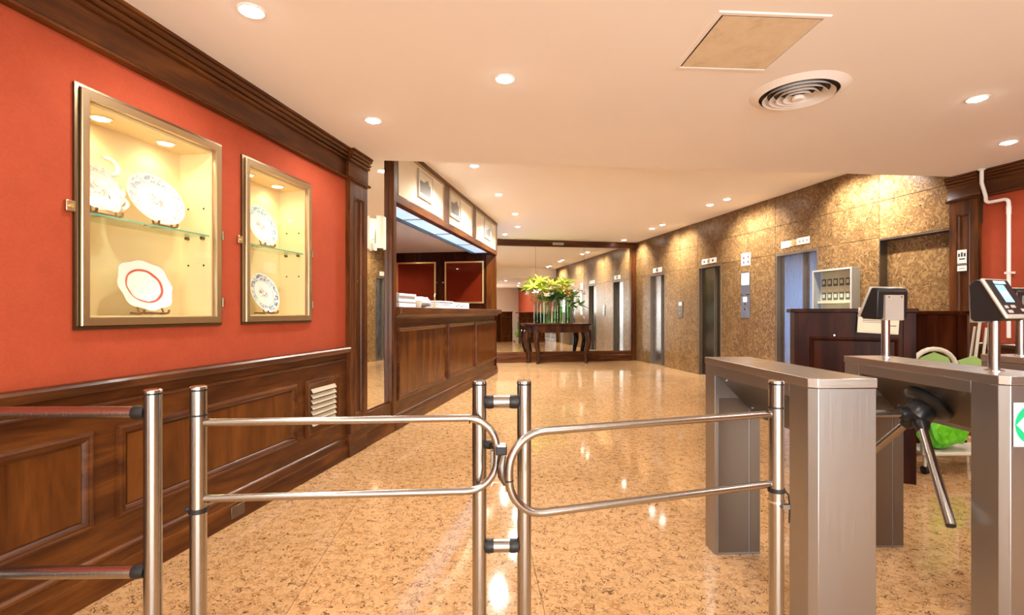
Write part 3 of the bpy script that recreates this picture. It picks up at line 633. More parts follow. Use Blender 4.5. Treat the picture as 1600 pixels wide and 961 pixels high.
# conduit
pt = []
def arc(c, r, a0, a1, n=6): return [(c[0] + r * math.cos(R(a0 + (a1 - a0) * k / n)), .012, c[1] + r * math.sin(R(a0 + (a1 - a0) * k / n))) for k in range(n + 1)]
pts = [(4.945, .060, HN - .002), (4.945, .060, 2.50), (4.945, .03, 2.42), (4.945, .012, 2.37)] + arc((4.905, 2.345), .04, 0, -90)[1:] + [(4.80, .012, 2.305)] + arc((4.79, 2.265), .04, 90, 180) + [(4.75, .012, 1.0)]
cd = thing('cable_conduit', 'white bent cable conduit running down the right red wall', 'conduit', FR_, (0, 0, 0)); 
sub('pipe', MB().tube(pts, .016, 12), 'white_plastic', cd); sub('collar', MB().lathe([(.030, HN - .001), (.030, HN - .01), (.018, HN - .014)], 16, Matrix.Translation((4.945, .060, 0))), 'white_plastic', cd)
sub('coupling', MB().cyl((4.75, .012, 2.16), (4.75, .012, 2.24), .019, 12), 'white_plastic', cd)
sub('clip', MB().box(4.725, 4.775, -.029, .030, 1.60, 1.62), 'white_plastic', cd)
# leaning poles
for k, (p0, p1, r_, lb) in enumerate((((4.985, .20, .0), (4.93, .035, 1.56), .013, 'long white pole leaning on the right pilaster'),
                                  ((5.055, .18, .0), (5.02, .04, 1.10), .010, 'short pale pole leaning left of the long white pole'),
                                  ((4.915, .20, .0), (4.915, .04, 1.09), .012, 'short pale pole leaning right of the long white pole'))):
    t = thing('leaning_pole', lb, 'pole', FR_, p0); q = Vector(p1) - Vector(p0)
    sub('shaft', MB().cyl((0, 0, .02), q, r_), 'beige_tube', t); sub('cap', MB().cyl((0, 0, 0), q * (.04 / q.length), r_ + .002), 'grey_plastic', t)

# ============================================================ ENTRANCE WALL behind the viewpoint
struct('wall_entrance', MB().box(-4.2, -1.2, -3.3, -3.15, 0, HF).box(3.6, 8.5, -3.3, -3.15, 0, HF).box(-1.2, 3.6, -3.3, -3.15, 2.5, HF), 'white_paint', W0, 'entrance wall behind the viewpoint')
for k in range(3):
    gx = -1.2 + k * 1.6; dr = struct('door_%d' % (k + 4), MB().ring_frame(gx, gx + 1.6, 0.0, 2.5, [(0, -3.28), (0, -3.2), (.07, -3.2), (.07, -3.28)]), 'antique_brass', W0, 'glazed entrance door leaf behind the viewpoint')
    sub('pane', MB().box(gx + .06, gx + 1.54, -3.245, -3.24, .06, 2.44), 'clear_glass', dr)

# ============================================================ DOWNLIGHTS
def downlight(x, y, z, label, watts=SPOT, group='ceiling downlights', size=R(150), blend=.6, r=.052, aim=None):
    t = thing('downlight', label, 'downlight', W0, (x, y, z), 0, group)
    sub('trim_ring', MB().rings([[Vector((rr * math.cos(2 * math.pi * k / 28), rr * math.sin(2 * math.pi * k / 28), zz)) for k in range(28)] for rr, zz in ((r + .012, 0), (r + .011, -.005), (r + .001, -.006), (r - .004, -.001))], False, False), 'white_paint', t)
    sub('lens', MB().lathe([(r - .004, -.0005), (r - .008, -.007), (r - .022, -.014), (.004, -.017)], 24), 'lamp_glow', t)
    d = bpy.data.lights.new('downlight_lamp', 'SPOT'); d.energy = watts; d.color = WARM; d.spot_size = size; d.spot_blend = blend; d.shadow_soft_size = .06
    o = bpy.data.objects.new('downlight_lamp', d); COL.objects.link(o); o.parent = t; o.location = (0, 0, -.02)
    if aim: o.rotation_euler = Vector(aim).to_track_quat('-Z', 'Y').to_euler()
for x, y, lb in ((-1.205, 2.31, 'bright recessed downlight at the top edge above the larger display case'), (-.042, 2.981, 'bright recessed downlight in the middle of the lower ceiling'),
                 (-1.009, 3.627, 'bright recessed downlight near the cornice in front of the pilaster'), (3.036, 3.258, 'bright recessed downlight right of the round ceiling diffuser'),
                 (4.07, 4.091, 'bright recessed downlight near the right cornice above the conduit')):
    downlight(x, y, HN, lb)
for x, y in ((-1.3, .6), (.9, .9), (2.9, 1.0), (4.3, 1.6), (-1.4, -1.4), (1.0, -1.4), (3.2, -1.4), (5.0, -.4)):
    downlight(x, y, HN, 'recessed downlight in the lower ceiling outside the picture, above the entrance')
for x, y, lb in ((-.464, 6.131, 'downlight of the higher ceiling nearest the reception header start'), (-.205, 7.63, 'second downlight along the reception header'), (.058, 9.117, 'third downlight along the reception header'),
                 (.121, 10.478, 'fourth downlight along the reception header'), (-.162, 11.508, 'farthest downlight close to the mirror beam on the left')):
    downlight(x, y, HF, lb, SPOT * 7.0)
WW = SPOT * 4.6; AIM = (math.cos(BR) * .62, math.sin(BR) * .62, -.78)
for x, y, lb in ((3.311, 8.357, 'farther downlight of the pair washing the stone by the middle elevator'), (3.417, 7.932, 'nearer downlight of the pair washing the stone by the middle elevator'), (3.009, 10.718, 'farther downlight of the pair by the farthest elevator'),
                 (3.088, 10.248, 'nearer downlight of the pair by the farthest elevator'), (2.788, 12.425, 'single downlight at the mirror and stone corner')):
    downlight(x, y, HF, lb, WW, size=R(100), blend=.75, aim=AIM)
for u_ in (6.4, 7.9, 9.3):  # unseen fill lamps, added to brighten the reception interior
    q = FL.p(u_, 1.95); downlight(q.x, q.y, 2.475, 'unseen fill downlight added deep inside the reception', SPOT * 1.6)
for x, y in ((3.80, 6.26), (3.87, 5.88)): downlight(x, y, HF, 'downlight hidden above the ceiling step, washing the stone by the key cabinet', WW * 1.3, size=R(100), blend=.75, aim=AIM)

# ceiling hatch and diffuser
ht = thing('ceiling_hatch', 'square stained board hatch in the lower ceiling', 'ceiling hatch', W0, (1.214, 2.597, HN), R(3.6))
sub('frame', MB().rings([[Vector((sx * a, sy * a, z)) for sx, sy in ((-1, -1), (1, -1), (1, 1), (-1, 1))] for a, z in ((.275, 0), (.270, -.006), (.250, -.006), (.248, .0))], False, False), 'ceiling_paint', ht)
sub('board', MB().box(-.238, .244, -.238, .244, -.004, -.001), 'hatch_board', ht); sub('gap', MB().box(-.249, .249, -.249, .249, -.0008, -.0002), 'joint_dark', ht)
df = thing('air_diffuser', 'round ceiling air diffuser with concentric rings', 'air diffuser', W0, (1.81, 3.158, HN))
def torus_ring(r0, r1, z0, z1): return MB().rings([[Vector((r_ * math.cos(2 * math.pi * k / 48), r_ * math.sin(2 * math.pi * k / 48), z)) for k in range(48)] for r_, z in ((r0, z0), (r0 + .003, z0 - .003), (r1, z1), (r1 - .005, z1 + .004))], False, False)
sub('throat', MB().lathe([(.235, -.002), (.235, -.003)], 40), 'joint_dark', df)
sub('outer_ring', torus_ring(.225, .284, -.020, -.001), 'ceiling_paint', df)
for k, r_ in enumerate((.205, .165, .125, .085)): sub('vane', torus_ring(r_ - .030, r_, -.004, -.034 - .003 * k), 'ceiling_paint', df)
sub('hub', MB().lathe([(.034, -.03), (.036, -.046), (.028, -.052)], 28), 'ceiling_paint', df)

# ============================================================ GATES AND RAILS
PR = .025; PT = 1.0
def post(t, x, y, name='post'):
    p = sub(name, MB().cyl((x, y, 0), (x, y, PT - .008), PR, 28), 'steel_tube', t)
    sub('cap', MB().lathe([(PR + .0008, PT - .010), (PR + .0008, PT - .003), (PR - .003, PT)], 28, Matrix.Translation((x, y, 0))), 'chrome', p)
    sub('cap_seal', MB().lathe([(PR + .0006, PT - .016), (PR + .0006, PT - .011)], 28, Matrix.Translation((x, y, 0))), 'black_rubber', p)
    sub('floor_flange', MB().lathe([(.055, 0), (.055, .006), (.03, .010)], 28, Matrix.Translation((x, y, 0))), 'steel_tube', p)
    return p
def band(t, x, y, z, h=.008, name='cable_tie'): return sub(name, MB().lathe([(PR + .001, z - h / 2), (PR + .0035, z - h / 2), (PR + .0035, z + h / 2), (PR + .001, z + h / 2)], 24, Matrix.Translation((x, y, 0))), 'black_rubber', t)
# fixed rail by the panelled wall
E_ = (-1.122, 1.56)
rl = thing('guard_rail', 'fixed steel guard rail with two bars running to the panelled wall', 'rail', W0, (E_[0], E_[1], 0))
post(rl, 0, 0)
for z in (.928, .432):
    sub('bar', MB().cyl((-.74, -.02, z), (-.045, -.004, z), .0195, 24), 'steel_tube', rl)
    sub('end_collar', MB().tube([(-.056, -.004, z), (-.046, -.004, z), (-.022, -.002, z)], [.0205, .0225, .019], 20), 'black_rubber', rl)
    sub('wall_flange', MB().cyl((-.752, -.021, z), (-.738, -.02, z), .036, 24), 'steel_tube', rl)
def loop_pts(x0, x1, y0, y1, z0, z1, rad):
    """open U loop in a vertical plane from (x0,z1) out to x1 and back to (x0,z0)"""
    P = []; L = math.hypot(x1 - x0, y1 - y0); f = lambda s: (x0 + (x1 - x0) * s / L, y0 + (y1 - y0) * s / L)
    P.append((*f(0), z1)); P.append((*f((L - rad) * .5), z1))
    zc0, zc1 = z0 + rad, z1 - rad
    for k in range(11): a = R(90 - 9 * k); q = f(L - rad + rad * math.cos(a)); P.append((*q, zc1 + rad * math.sin(a)))
    for k in range(11): a = R(-9 * k); q = f(L - rad + rad * math.cos(a)); P.append((*q, zc0 + rad * math.sin(a)))
    P.append((*f((L - rad) * .5), z0)); P.append((*f(0), z0)); return P
A_ = (-1.024, 1.63)
ga = thing('swing_gate', 'left steel swing gate with a rounded loop leaf on its post', 'gate', W0, (A_[0], A_[1], 0))
post(ga, 0, 0)
gl = sub('leaf', MB().tube(loop_pts(.02, .972, 0, .075, .632, .880, .105), .0125, 16), 'steel_tube', ga)
sub('leaf_joint', MB().tube([(.88, .0695, .8745), (.884, .0698, .8735)], .0132, 16), 'black_rubber', gl)
band(ga, 0, 0, .905, .005); band(ga, 0, 0, .595, .014); sub('tie_tail', MB().tube([(-.026, -.004, .595), (-.036, -.006, .597), (-.038, 0, .603)], .006, 8), 'black_rubber', ga)
D_ = (.936, 1.768)
gb = thing('swing_gate', 'right steel swing gate, leaf turned towards the viewpoint, beside first turnstile', 'gate', W0, (D_[0], D_[1], 0))
post(gb, 0, 0)
gl = sub('leaf', MB().tube(loop_pts(-.02, -.945, 0, -.285, .632, .880, .112), .0125, 16), 'steel_tube', gb)
sub('leaf_joint', MB().tube([(-.9442, -.2848, .738), (-.9442, -.2848, .742)], .0132, 16), 'black_rubber', gl)
band(gb, 0, 0, .904, .005); band(gb, 0, 0, .612, .014)
sub('hose_clamp', MB().lathe([(PR + .001, .568), (PR + .003, .568), (PR + .003, .576), (PR + .001, .576)], 24), 'chrome', gb); sub('clamp_screw', MB().box(.004, .028, -.038, -.024, .556, .572), 'steel_dark_sheet', gb)
sub('tie_tail', MB().tube([(.024, -.014, .612), (.034, -.016, .60), (.040, -.014, .56), (.038, -.014, .50)], .003, 8), 'black_rubber', gb)
B_ = (-.115, 1.76); C_ = (.043, 1.765)
bp = thing('double_post', 'pair of steel posts joined by short tubes between the gates', 'post', W0, (B_[0], B_[1], 0))
post(bp, 0, 0); post(bp, C_[0] - B_[0], .005)
dx = C_[0] - B_[0]
for z in (.924, .416):
    cn_ = sub('connector', MB().cyl((.045, .002, z), (dx - .045, .004, z), .0225, 24), 'steel_tube', bp)
    sub('saddle', MB().tube([(.018, .001, z), (.030, .001, z), (.046, .002, z), (.052, .002, z)], [.020, .0245, .024, .022], 20), 'black_rubber', bp)
    sub('saddle', MB().tube([(dx - .018, .004, z), (dx - .030, .004, z), (dx - .046, .003, z), (dx - .052, .003, z)], [.020, .0245, .024, .022], 20), 'black_rubber', bp)
la = sub('latch', MB().tube([(.020, -.006, .778), (.034, -.012, .776), (.042, -.02, .774)], [.014, .016, .012], 12), 'black_rubber', bp)
sub('latch_arm', MB().tube([(.040, -.02, .773), (.062, -.04, .770)], .007, 10), 'black_rubber', la)
sub('clip_body', MB().box(.060, .098, -.075, -.045, .756, .786), 'black_plastic', la, .003); sub('clip_plate', MB().box(.066, .094, -.079, -.044, .786, .793), 'chrome', la); sub('striker', MB().box(.042, .058, -.060, -.045, .690, .768), 'steel_dark_sheet', la, .002)
sub('handle', MB().tube([(.086, -.075, .756), (.078, -.085, .725), (.080, -.088, .690), (.092, -.086, .660)], [.010, .014, .013, .006], 10), 'steel_dark_sheet', la)
sub('padlock', MB().box(.092, .108, -.10, -.08, .640, .680), 'bright_brass', la, .004)
sub('ring', MB().tube([(.066, -.08, .666), (.052, -.082, .668), (.040, -.084, .648)], .0025, 8), 'chrome', la)

# ============================================================ TURNSTILES
TW, TLn, TH = .238, .88, 1.002
def turnstile(name, label, x, y, rz, arms=False, group='tripod turnstiles'):
    t = thing(name, label, 'turnstile', W0, (x, y, 0), rz, group)
    ch = .024
    def foot(y0, y1, chamf):
        return [(0, y0 + (ch if chamf else 0)), (ch if chamf else 0, y0), (TW, y0), (TW, y1), (0, y1)] if chamf else [(0, y0), (TW, y0), (TW, y1), (0, y1)]
    e = .003
    lid = [(-e, ch - e), (ch - e, -e), (TW + e, -e), (TW + e, TLn + e), (-e, TLn + e)]
    sub('lid', MB().prism(lid, 'z', .968, TH), 'steel_lid', t, .002)
    fl_ = sub('front_leg', MB().prism(foot(0, .135, True), 'z', 0, .966), 'steel_sheet', t, .0015)
    rl_ = sub('rear_leg', MB().prism(foot(TLn - .11, TLn, False), 'z', 0, .966), 'steel_sheet', t, .0015)
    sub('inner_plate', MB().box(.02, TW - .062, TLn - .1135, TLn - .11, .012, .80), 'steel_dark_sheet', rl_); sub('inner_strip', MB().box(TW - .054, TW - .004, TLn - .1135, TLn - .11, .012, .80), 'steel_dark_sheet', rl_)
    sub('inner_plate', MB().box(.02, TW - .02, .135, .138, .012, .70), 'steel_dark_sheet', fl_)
    sub('skirt', MB().box(0, .006, .135, TLn - .11, .918, .966), 'steel_sheet', t, .001); sub('skirt', MB().box(TW - .006, TW, .135, TLn - .11, .70, .966), 'steel_sheet', t, .001)
    # sloped underside housing
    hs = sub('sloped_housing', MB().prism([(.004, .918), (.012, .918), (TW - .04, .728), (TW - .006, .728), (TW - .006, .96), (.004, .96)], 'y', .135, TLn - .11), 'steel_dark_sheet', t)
    nrm = Vector((-.19, 0, -.186)).normalized()
    for yy in (.20, TLn - .17):
        for s_ in (.1, .82):
            p = Vector((.012 + (TW - .052) * s_, yy, .918 - .19 * s_)); n_ = Vector((-.707, 0, -.707)); sub('screw', MB().cyl(p, p + n_ * .004, .006, 10), 'chrome', hs)
    if arms:
        hy = .46; c0 = Vector((.105, hy, .818)); a = Vector((-.707, 0, -.707)); e1 = Vector((-.707, 0, .707)); e2 = Vector((0, 1, 0))
        rot = a.to_track_quat('Z', 'Y').to_matrix().to_4x4()
        hb = sub('hub_plate', MB().lathe([(.10, -.002), (.102, .012), (.085, .03), (.07, .036)], 32, Matrix.Translation(c0) @ rot), 'black_plastic', t)
        hub = sub('hub', MB().lathe([(.052, .02), (.058, .04), (.062, .07), (.056, .098), (.036, .112), (.012, .116)], 28, Matrix.Translation(c0) @ rot), 'black_plastic', t)
        c1 = c0 + a * .068
        for ph in (0, 120, 240):
            dv = a * .707 + (e1 * math.cos(R(ph)) + e2 * math.sin(R(ph))) * .707
            sub('arm_boss', MB().tube([c1 + dv * .01, c1 + dv * .06, c1 + dv * .085], [.030, .034, .026], 18), 'black_plastic', hub)
            ar = sub('arm', MB().cyl(c1 + dv * .06, c1 + dv * .515, .0185, 24), 'steel_tube', t); sub('arm_end', MB().cyl(c1 + dv * .515, c1 + dv * .519, .017, 20), 'black_rubber', ar)
    return t
turnstile('turnstile', 'brushed steel turnstile cabinet without arms beside the right gate', 1.072, 1.784, R(2.6))
turnstile('turnstile', 'steel tripod turnstile with three arms and two face readers on top', 1.836, 1.861, R(.6), True)
turnstile('turnstile', 'third turnstile cabinet at the right picture edge with one reader', 2.684, 1.965, R(.6), True)
# arrow sign on second turnstile front
sg = thing('arrow_sign', 'white square sign with green disc and white left arrow on turnstile front', 'sign', W0, (1.866, 1.8585, .74), R(.6))
sub('board', MB().box(0, .163, -.003, 0, 0, .163), 'white_plastic', sg)
sub('disc', MB().cyl((.081, -.003, .0815), (.081, -.0042, .0815), .077, 48), 'green_ink', sg)
sub('arrow', MB().prism([(.008, .0815), (.062, .137), (.088, .137), (.055, .0995), (.148, .0995), (.148, .0635), (.055, .0635), (.088, .026), (.062, .026)], 'y', -.0054, -.0042), 'white_plastic', sg)

def reader(label, x, y, rz, ph=.2):
    t = thing('face_reader', label, 'access reader', W0, (x, y, TH), rz, 'face readers')
    sub('base_flange', MB().lathe([(.033, .0003), (.033, .004), (.022, .006)], 28), 'chrome', t)
    sub('pole', MB().cyl((0, 0, .004), (0, 0, ph + .01), .0195, 28), 'steel_tube', t)
    # wedge body: screen faces -y and up
    z0 = ph; pf = [(-.050, z0 + .004), (-.072, z0 + .018), (.004, z0 + .168), (.030, z0 + .168), (.046, z0 + .150), (.040, z0 + .012), (.030, z0)]
    sub('body', MB().prism(pf, 'x', -.088, .088), 'black_plastic', t, .006)
    # face plate on the sloped side
    v0 = Vector((0, -.072, z0 + .018)); v1 = Vector((0, .004, z0 + .168)); up = (v1 - v0).normalized(); nn = Vector((0, -up.z, up.y)); L = (v1 - v0).length
    fm = Matrix((( 1, 0, 0, 0), (0, up.y, nn.y, 0), (0, up.z, nn.z, 0), (0, 0, 0, 1))); fm.translation = v0
    sub('bezel', MB().box(-.096, .096, -.006, L + .004, -.004, .008).xf(fm), 'silver_plastic', t, .005)
    fp = sub('face_panel', MB().box(-.084, .084, .010, L - .004, .008, .011).xf(fm), 'black_plastic', t, .002)
    sub('screen', MB().box(-.040, .026, .062, L - .028, .011, .012).xf(fm), 'screen_glow', fp); sub('screen_figure', MB().box(-.030, .014, .078, .112, .012, .0125).xf(fm), 'screen_pale', fp)
    sub('camera_window', MB().box(-.036, .052, L - .022, L - .010, .011, .012).xf(fm), 'screen_pale', fp)
    for bx_, by_, bw in ((-.065, .040, .013), (-.012, .042, .017), (.055, .026, .02), (-.056, .020, .018)): sub('key', MB().box(bx_ - bw, bx_ + bw, by_ - .006, by_ + .007, .011, .013).xf(fm), 'grey_plastic', fp, .002)
    bk = sub('bracket', MB().box(-.052, .052, .030, .058, z0 - .004, z0 + .128), 'grey_plastic', t, .003)
    for sx in (-.036, .036): sub('screw', MB().cyl((sx, .058, z0 + .118), (sx, .061, z0 + .118), .005, 10), 'chrome', bk)
    return t
reader('black face reader with lit blue screen facing the viewpoint', 1.960, 2.030, R(24))
reader('black face reader seen from behind with grey bracket, on turnstile rear', 1.985, 2.652, R(-174))
reader('black reader at the right edge seen from behind on third turnstile', 2.79, 2.74, R(-170))

# ============================================================ DESK BEHIND THE TURNSTILES
c0 = Vector((2.905, 3.585)); rzd = math.atan2(-.42, .905)
dk = thing('security_desk', 'dark mahogany security desk standing behind the turnstiles', 'desk', W0, (c0.x, c0.y, 0), rzd)
DHh = 1.268
sub('front', MB().box(-.74, -.075, .006, .05, .06, DHh - .03), 'wood_dark_v', dk)
sub('corner_post', MB().box(-.078, 0, 0, .075, 0, DHh - .03), 'wood_dark_v', dk, .003); sub('corner_post', MB().box(-.765, -.74, 0, .05, 0, DHh - .03), 'wood_dark_v', dk, .003)
sub('plinth', MB().box(-.74, -.078, -.004, .05, 0, .10), 'wood_dark_v', dk, .003)
sub('panel_frame', MB().ring_frame(-.66, -.10, .18, 1.05, [(0, .006), (.002, -.006), (.012, -.010), (.022, -.004), (.028, .006)]), 'wood_dark_v', dk)
sub('top', MB().box(-.79, .012, -.018, .45, DHh - .03, DHh), 'wood_dark_v', dk, .005)
sub('side', MB().box(-.765, -.72, .05, .42, 0, DHh - .03), 'wood_dark_v', dk); sub('side', MB().box(-.045, 0, .075, .42, 0, DHh - .03), 'wood_dark_v', dk)
sub('back_board', MB().box(-.72, -.045, .385, .42, .0, DHh - .03), 'wood_panel', dk); sub('back_frame', MB().ring_frame(-.64, -.12, .22, 1.05, [(0, .42), (.004, .434), (.016, .438), (.03, .428), (.04, .42)]), 'wood_v', dk)
sub('button', MB().cyl((-.50, .006, 1.065), (-.50, .0, 1.065), .006, 10), 'chrome', dk)
dk2 = thing('desk_return', 'lower mahogany desk return joining the security desk on its right', 'desk', W0, (3.40, 4.36, 0), R(-2))
sub('front', MB().box(0, .55, 0, .04, .05, 1.22), 'wood_dark_v', dk2); sub('top', MB().box(-.0, .605, -.03, .30, 1.222, 1.252), 'wood_dark_v', dk2, .004); sub('side', MB().box(.51, .55, .04, .28, 0, 1.22), 'wood_dark_v', dk2)
sub('stile', MB().box(.47, .55, -.008, .0, .05, 1.22), 'wood_dark_v', dk2); sub('plinth', MB().box(0, .55, -.006, .04, 0, .10), 'wood_dark_v', dk2)
dk3 = thing('panelled_desk', 'long mahogany panelled desk front facing the lobby mirror', 'desk', W0, (3.0, 5.02, 0), R(-10))
sub('board', MB().box(0, 1.25, -.05, 0, 0, 1.20), 'wood_v', dk3); sub('top', MB().box(-.0, 1.27, -.32, .04, 1.20, 1.24), 'wood_h', dk3, .004)
sub('panel_frame', MB().ring_frame(.10, 1.15, .24, 1.0, [(0, 0), (.004, .014), (.016, .018), (.03, .008), (.04, 0)]), 'wood_h', dk3); sub('plinth', MB().box(0, 1.25, 0, .015, 0, .14), 'wood_h', dk3)
# notice taped to the desk
nm = Matrix.Rotation(rzd, 4, 'Z'); np_ = c0 + (nm @ Vector((-.235, -.0195, 0))).xy
no = thing('taped_notice', 'cream printed notice with red heading taped to the desk front', 'notice', W0, (np_.x, np_.y, 1.085), rzd)
no.rotation_euler = (0, R(3), rzd)
sub('sheet', MB().box(-.125, .125, -.0006, 0.0006, 0, .185), 'paper_warm', no)
for x0, x1, z0, z1, c in ((-.10, -.072, .158, .170, 'ink'), (-.062, -.01, .160, .166, 'grey_plastic'), (-.095, -.068, .128, .139, 'red_ink'), (-.095, .02, .114, .118, 'ink'), (-.095, .03, .102, .107, 'ink'), (-.095, .06, .090, .094, 'ink'),
                          (-.095, .055, .078, .081, 'ink'), (.055, .11, .058, .063, 'ink'), (-.09, .11, .008, .010, 'grey_plastic')): sub('print', MB().box(x0, x1, -.0014, -.0006, z0, z1), c, no)
# folding trolley with green bag
tr = thing('folding_cart', 'beige tubular folding cart with arched top behind the second turnstile', 'cart', W0, (3.34, 3.98, 0), R(3))
ax = .12
arch = [(ax - .19, .10, .14), (ax - .19, .10, .78)] + [(ax - .19 * math.cos(R(a)), .10, .78 + .16 * math.sin(R(a))) for a in range(15, 166, 15)] + [(ax + .19, .10, .78), (ax + .19, .10, .14)]
sub('upright_frame', MB().tube(arch, .019, 10), 'beige_tube', tr)
sub('mesh_back', MB().prism([(ax - .17, .50), (ax + .17, .50), (ax + .17, .78), (ax + .12, .87), (ax, .915), (ax - .12, .87), (ax - .17, .78)], 'y', .098, .102), 'green_mesh', tr)
sub('base_frame', MB().tube([(-.20, -.16, .155), (.50, -.16, .155), (.50, .10, .155), (-.20, .10, .155)], .014, 10, True), 'beige_tube', tr)
sub('front_stay', MB().box(-.225, -.190, -.175, -.145, .15, .62), 'beige_tube', tr, .006); sub('tray', MB().box(-.19, .49, -.15, .09, .150, .163), 'beige_tube', tr)
for x in (-.18, .48):
    for y_ in (-.14, .08):
        lg = sub('leg', MB().cyl((x, y_, .055), (x, y_, .15), .012, 12), 'beige_tube', tr); sub('caster', MB().cyl((x - .012, y_, .03), (x + .012, y_, .03), .03, 18), 'black_rubber', lg)
sub('side_flap', MB().prism([(ax + .20, .84), (ax + .34, .88), (ax + .48, .81), (ax + .22, .79)], 'y', .09, .11), 'green_mesh', tr)
def bag():
    b = bmesh.new(); bmesh.ops.create_icosphere(b, subdivisions=4, radius=1)
    for v in b.verts:
        c = v.co.copy(); n_ = math.sin(c.x * 7 + c.z * 4) * .05 + math.sin(c.y * 9 - c.z * 6) * .04 + math.sin(c.x * 15 + c.y * 11) * .02
        k = 1 + n_; sgn = lambda q, e: math.copysign(abs(q) ** e, q)
        v.co = Vector((sgn(c.x, .7) * .19 * k, sgn(c.y, .8) * .10 * k, sgn(c.z, .75) * .145 * k + .02 * math.sin(c.x * 4)))
    mb = MB(); mb.bm = b; return mb
gbag = thing('green_bag', 'crumpled bright green plastic bag lying on the folding cart', 'bag', W0, (3.40, 3.945, .164))
bo = sub('sack', bag(), 'green_bag', gbag); bo.location = (0, 0, .165); bo.rotation_euler = (0, R(6), R(8))
sub('knot', MB().tube([(.12, -.08, .30), (.14, -.10, .33), (.17, -.09, .32)], [.012, .02, .008], 10), 'green_bag', gbag); sub('print', MB().ball((.115, -.098, .215), .018, 10, 6, 1, .3, 1.3), 'paper', gbag)

# ============================================================ CONSOLE TABLE AND FLOWERS
ctb = thing('console_table', 'dark carved console table with canted ends and cabriole legs', 'table', FB, (-2.08, -.30, 0))
TZt = .965
topo = [(-.96, .20), (-.72, -.24), (.68, -.24), (.86, .20)]
def ins(f, dz=0): return [(x * f, y * f + .0) for x, y in topo]
sub('top', MB().prism(topo, 'z', TZt - .03, TZt), 'wood_table', ctb, .006); sub('top_moulding', MB().prism(ins(.97), 'z', TZt - .05, TZt - .03), 'wood_table', ctb, .006)
sub('apron', MB().prism(ins(.93), 'z', TZt - .20, TZt - .05), 'wood_table', ctb, .004); sub('apron_bead', MB().prism(ins(.945), 'z', TZt - .215, TZt - .198), 'wood_table', ctb, .004)
for lx, ly in ((-.66, -.19), (.62, -.19), (-.84, .14), (.74, .14)):
    ox = -1 if lx < 0 else 1; oy = -1 if ly < 0 else .2; h0 = TZt - .21
    path = []; rad = []
    for k in range(15):
        s_ = k / 14; z = h0 * (1 - s_) + .03 * s_; off = .035 * math.sin(s_ * math.pi * 1.75 + .25) - .02
        path.append((lx + ox * off, ly + oy * off * .7, z)); rad.append(.056 * (1 - s_) ** .9 + .030 + (.012 if s_ > .93 else 0))
    lg = sub('leg', MB().tube(path, rad, 12), 'wood_table', ctb); fx, fy, _ = path[-1]
    sub('foot', MB().lathe([(.03, 0), (.042, .012), (.042, .05), (.03, .062)], 14, Matrix.Translation((fx, fy, 0))), 'wood_table', lg)
    sub('knee_block', MB().box(lx - .055, lx + .055, ly - .05, ly + .05, h0 - .01, h0 + .05), 'wood_table', lg, .008)
def vase(x, y, r_, h, wl_, label):
    t = thing('glass_vase', label, 'vase', FB, (x, y, TZt + .0005), 0, 'vases on the console table')
    sub('glass', MB().rings([[Vector((q * math.cos(2 * math.pi * k / 28), q * math.sin(2 * math.pi * k / 28), z)) for k in range(28)] for q, z in ((.005, .002), (r_, .002), (r_, h), (r_ - .004, h), (r_ - .004, .014), (.005, .014))], False, False), 'clear_glass', t)
    sub('water', MB().lathe([(r_ - .006, .016), (r_ - .006, wl_)], 24), 'green_water', t)
vase(-2.53, -.34, .085, .52, .23, 'wide clear vase on the left of the console table')
vase(-2.24, -.28, .062, .40, .30, 'slim clear vase in the middle of the console table')
vase(-1.93, -.32, .066, .52, .42, 'tall green-filled vase on the right of the console table')
def petal(L, wd, curl): 
    mb = MB(); rs = []
    n = 6
    pts = [(wd * math.sin(math.pi * min(1, (k / n) ** .8 * .98 + .01)), L * k / n, curl * (k / n) ** 2) for k in range(n + 1)]
    V = [[mb.bm.verts.new((-w_, y, z + .12 * w_)) , mb.bm.verts.new((0, y, z)), mb.bm.verts.new((w_, y, z + .12 * w_))] for w_, y, z in pts]
    for a, b in zip(V, V[1:]):
        for i in range(2): mb.bm.faces.new((a[i], a[i + 1], b[i + 1], b[i]))
    return mb
def basis(d):
    return d.normalized().to_track_quat('Z', 'Y').to_matrix().to_4x4()
def solid(o, th=.0015):
    s_ = o.modifiers.new('thickness', 'SOLIDIFY'); s_.thickness = th; return o
def bloom_mesh(kind):
    mb = MB(); L, wd, cu = {'lily': (.13, .036, -.03), 'spray': (.20, .024, -.06), 'daisy': (.085, .026, -.01)}[kind]; n = {'lily': 6, 'spray': 9, 'daisy': 8}[kind]
    for k in range(n):
        p = petal(L * (1 if k % 2 else .85), wd, cu); ang = 2 * math.pi * k / n; tilt = R({'lily': 48, 'spray': 35, 'daisy': 25}[kind] + (12 if k % 2 else 0))
        p.xf(Matrix.Rotation(ang, 4, 'Z') @ Matrix.Rotation(tilt, 4, 'X'))
        me = bpy.data.meshes.new('tmp'); p.bm.to_mesh(me); mb.bm.from_mesh(me); p.bm.free(); bpy.data.meshes.remove(me)
    return mb
PET = {}
def pmesh(kind, mt):
    if (kind, mt) not in PET:
        PET[(kind, mt)] = (bloom_mesh(kind) if kind != 'leaf' else petal(.30, .045, -.10)).mesh(kind, mt)
    return PET[(kind, mt)]
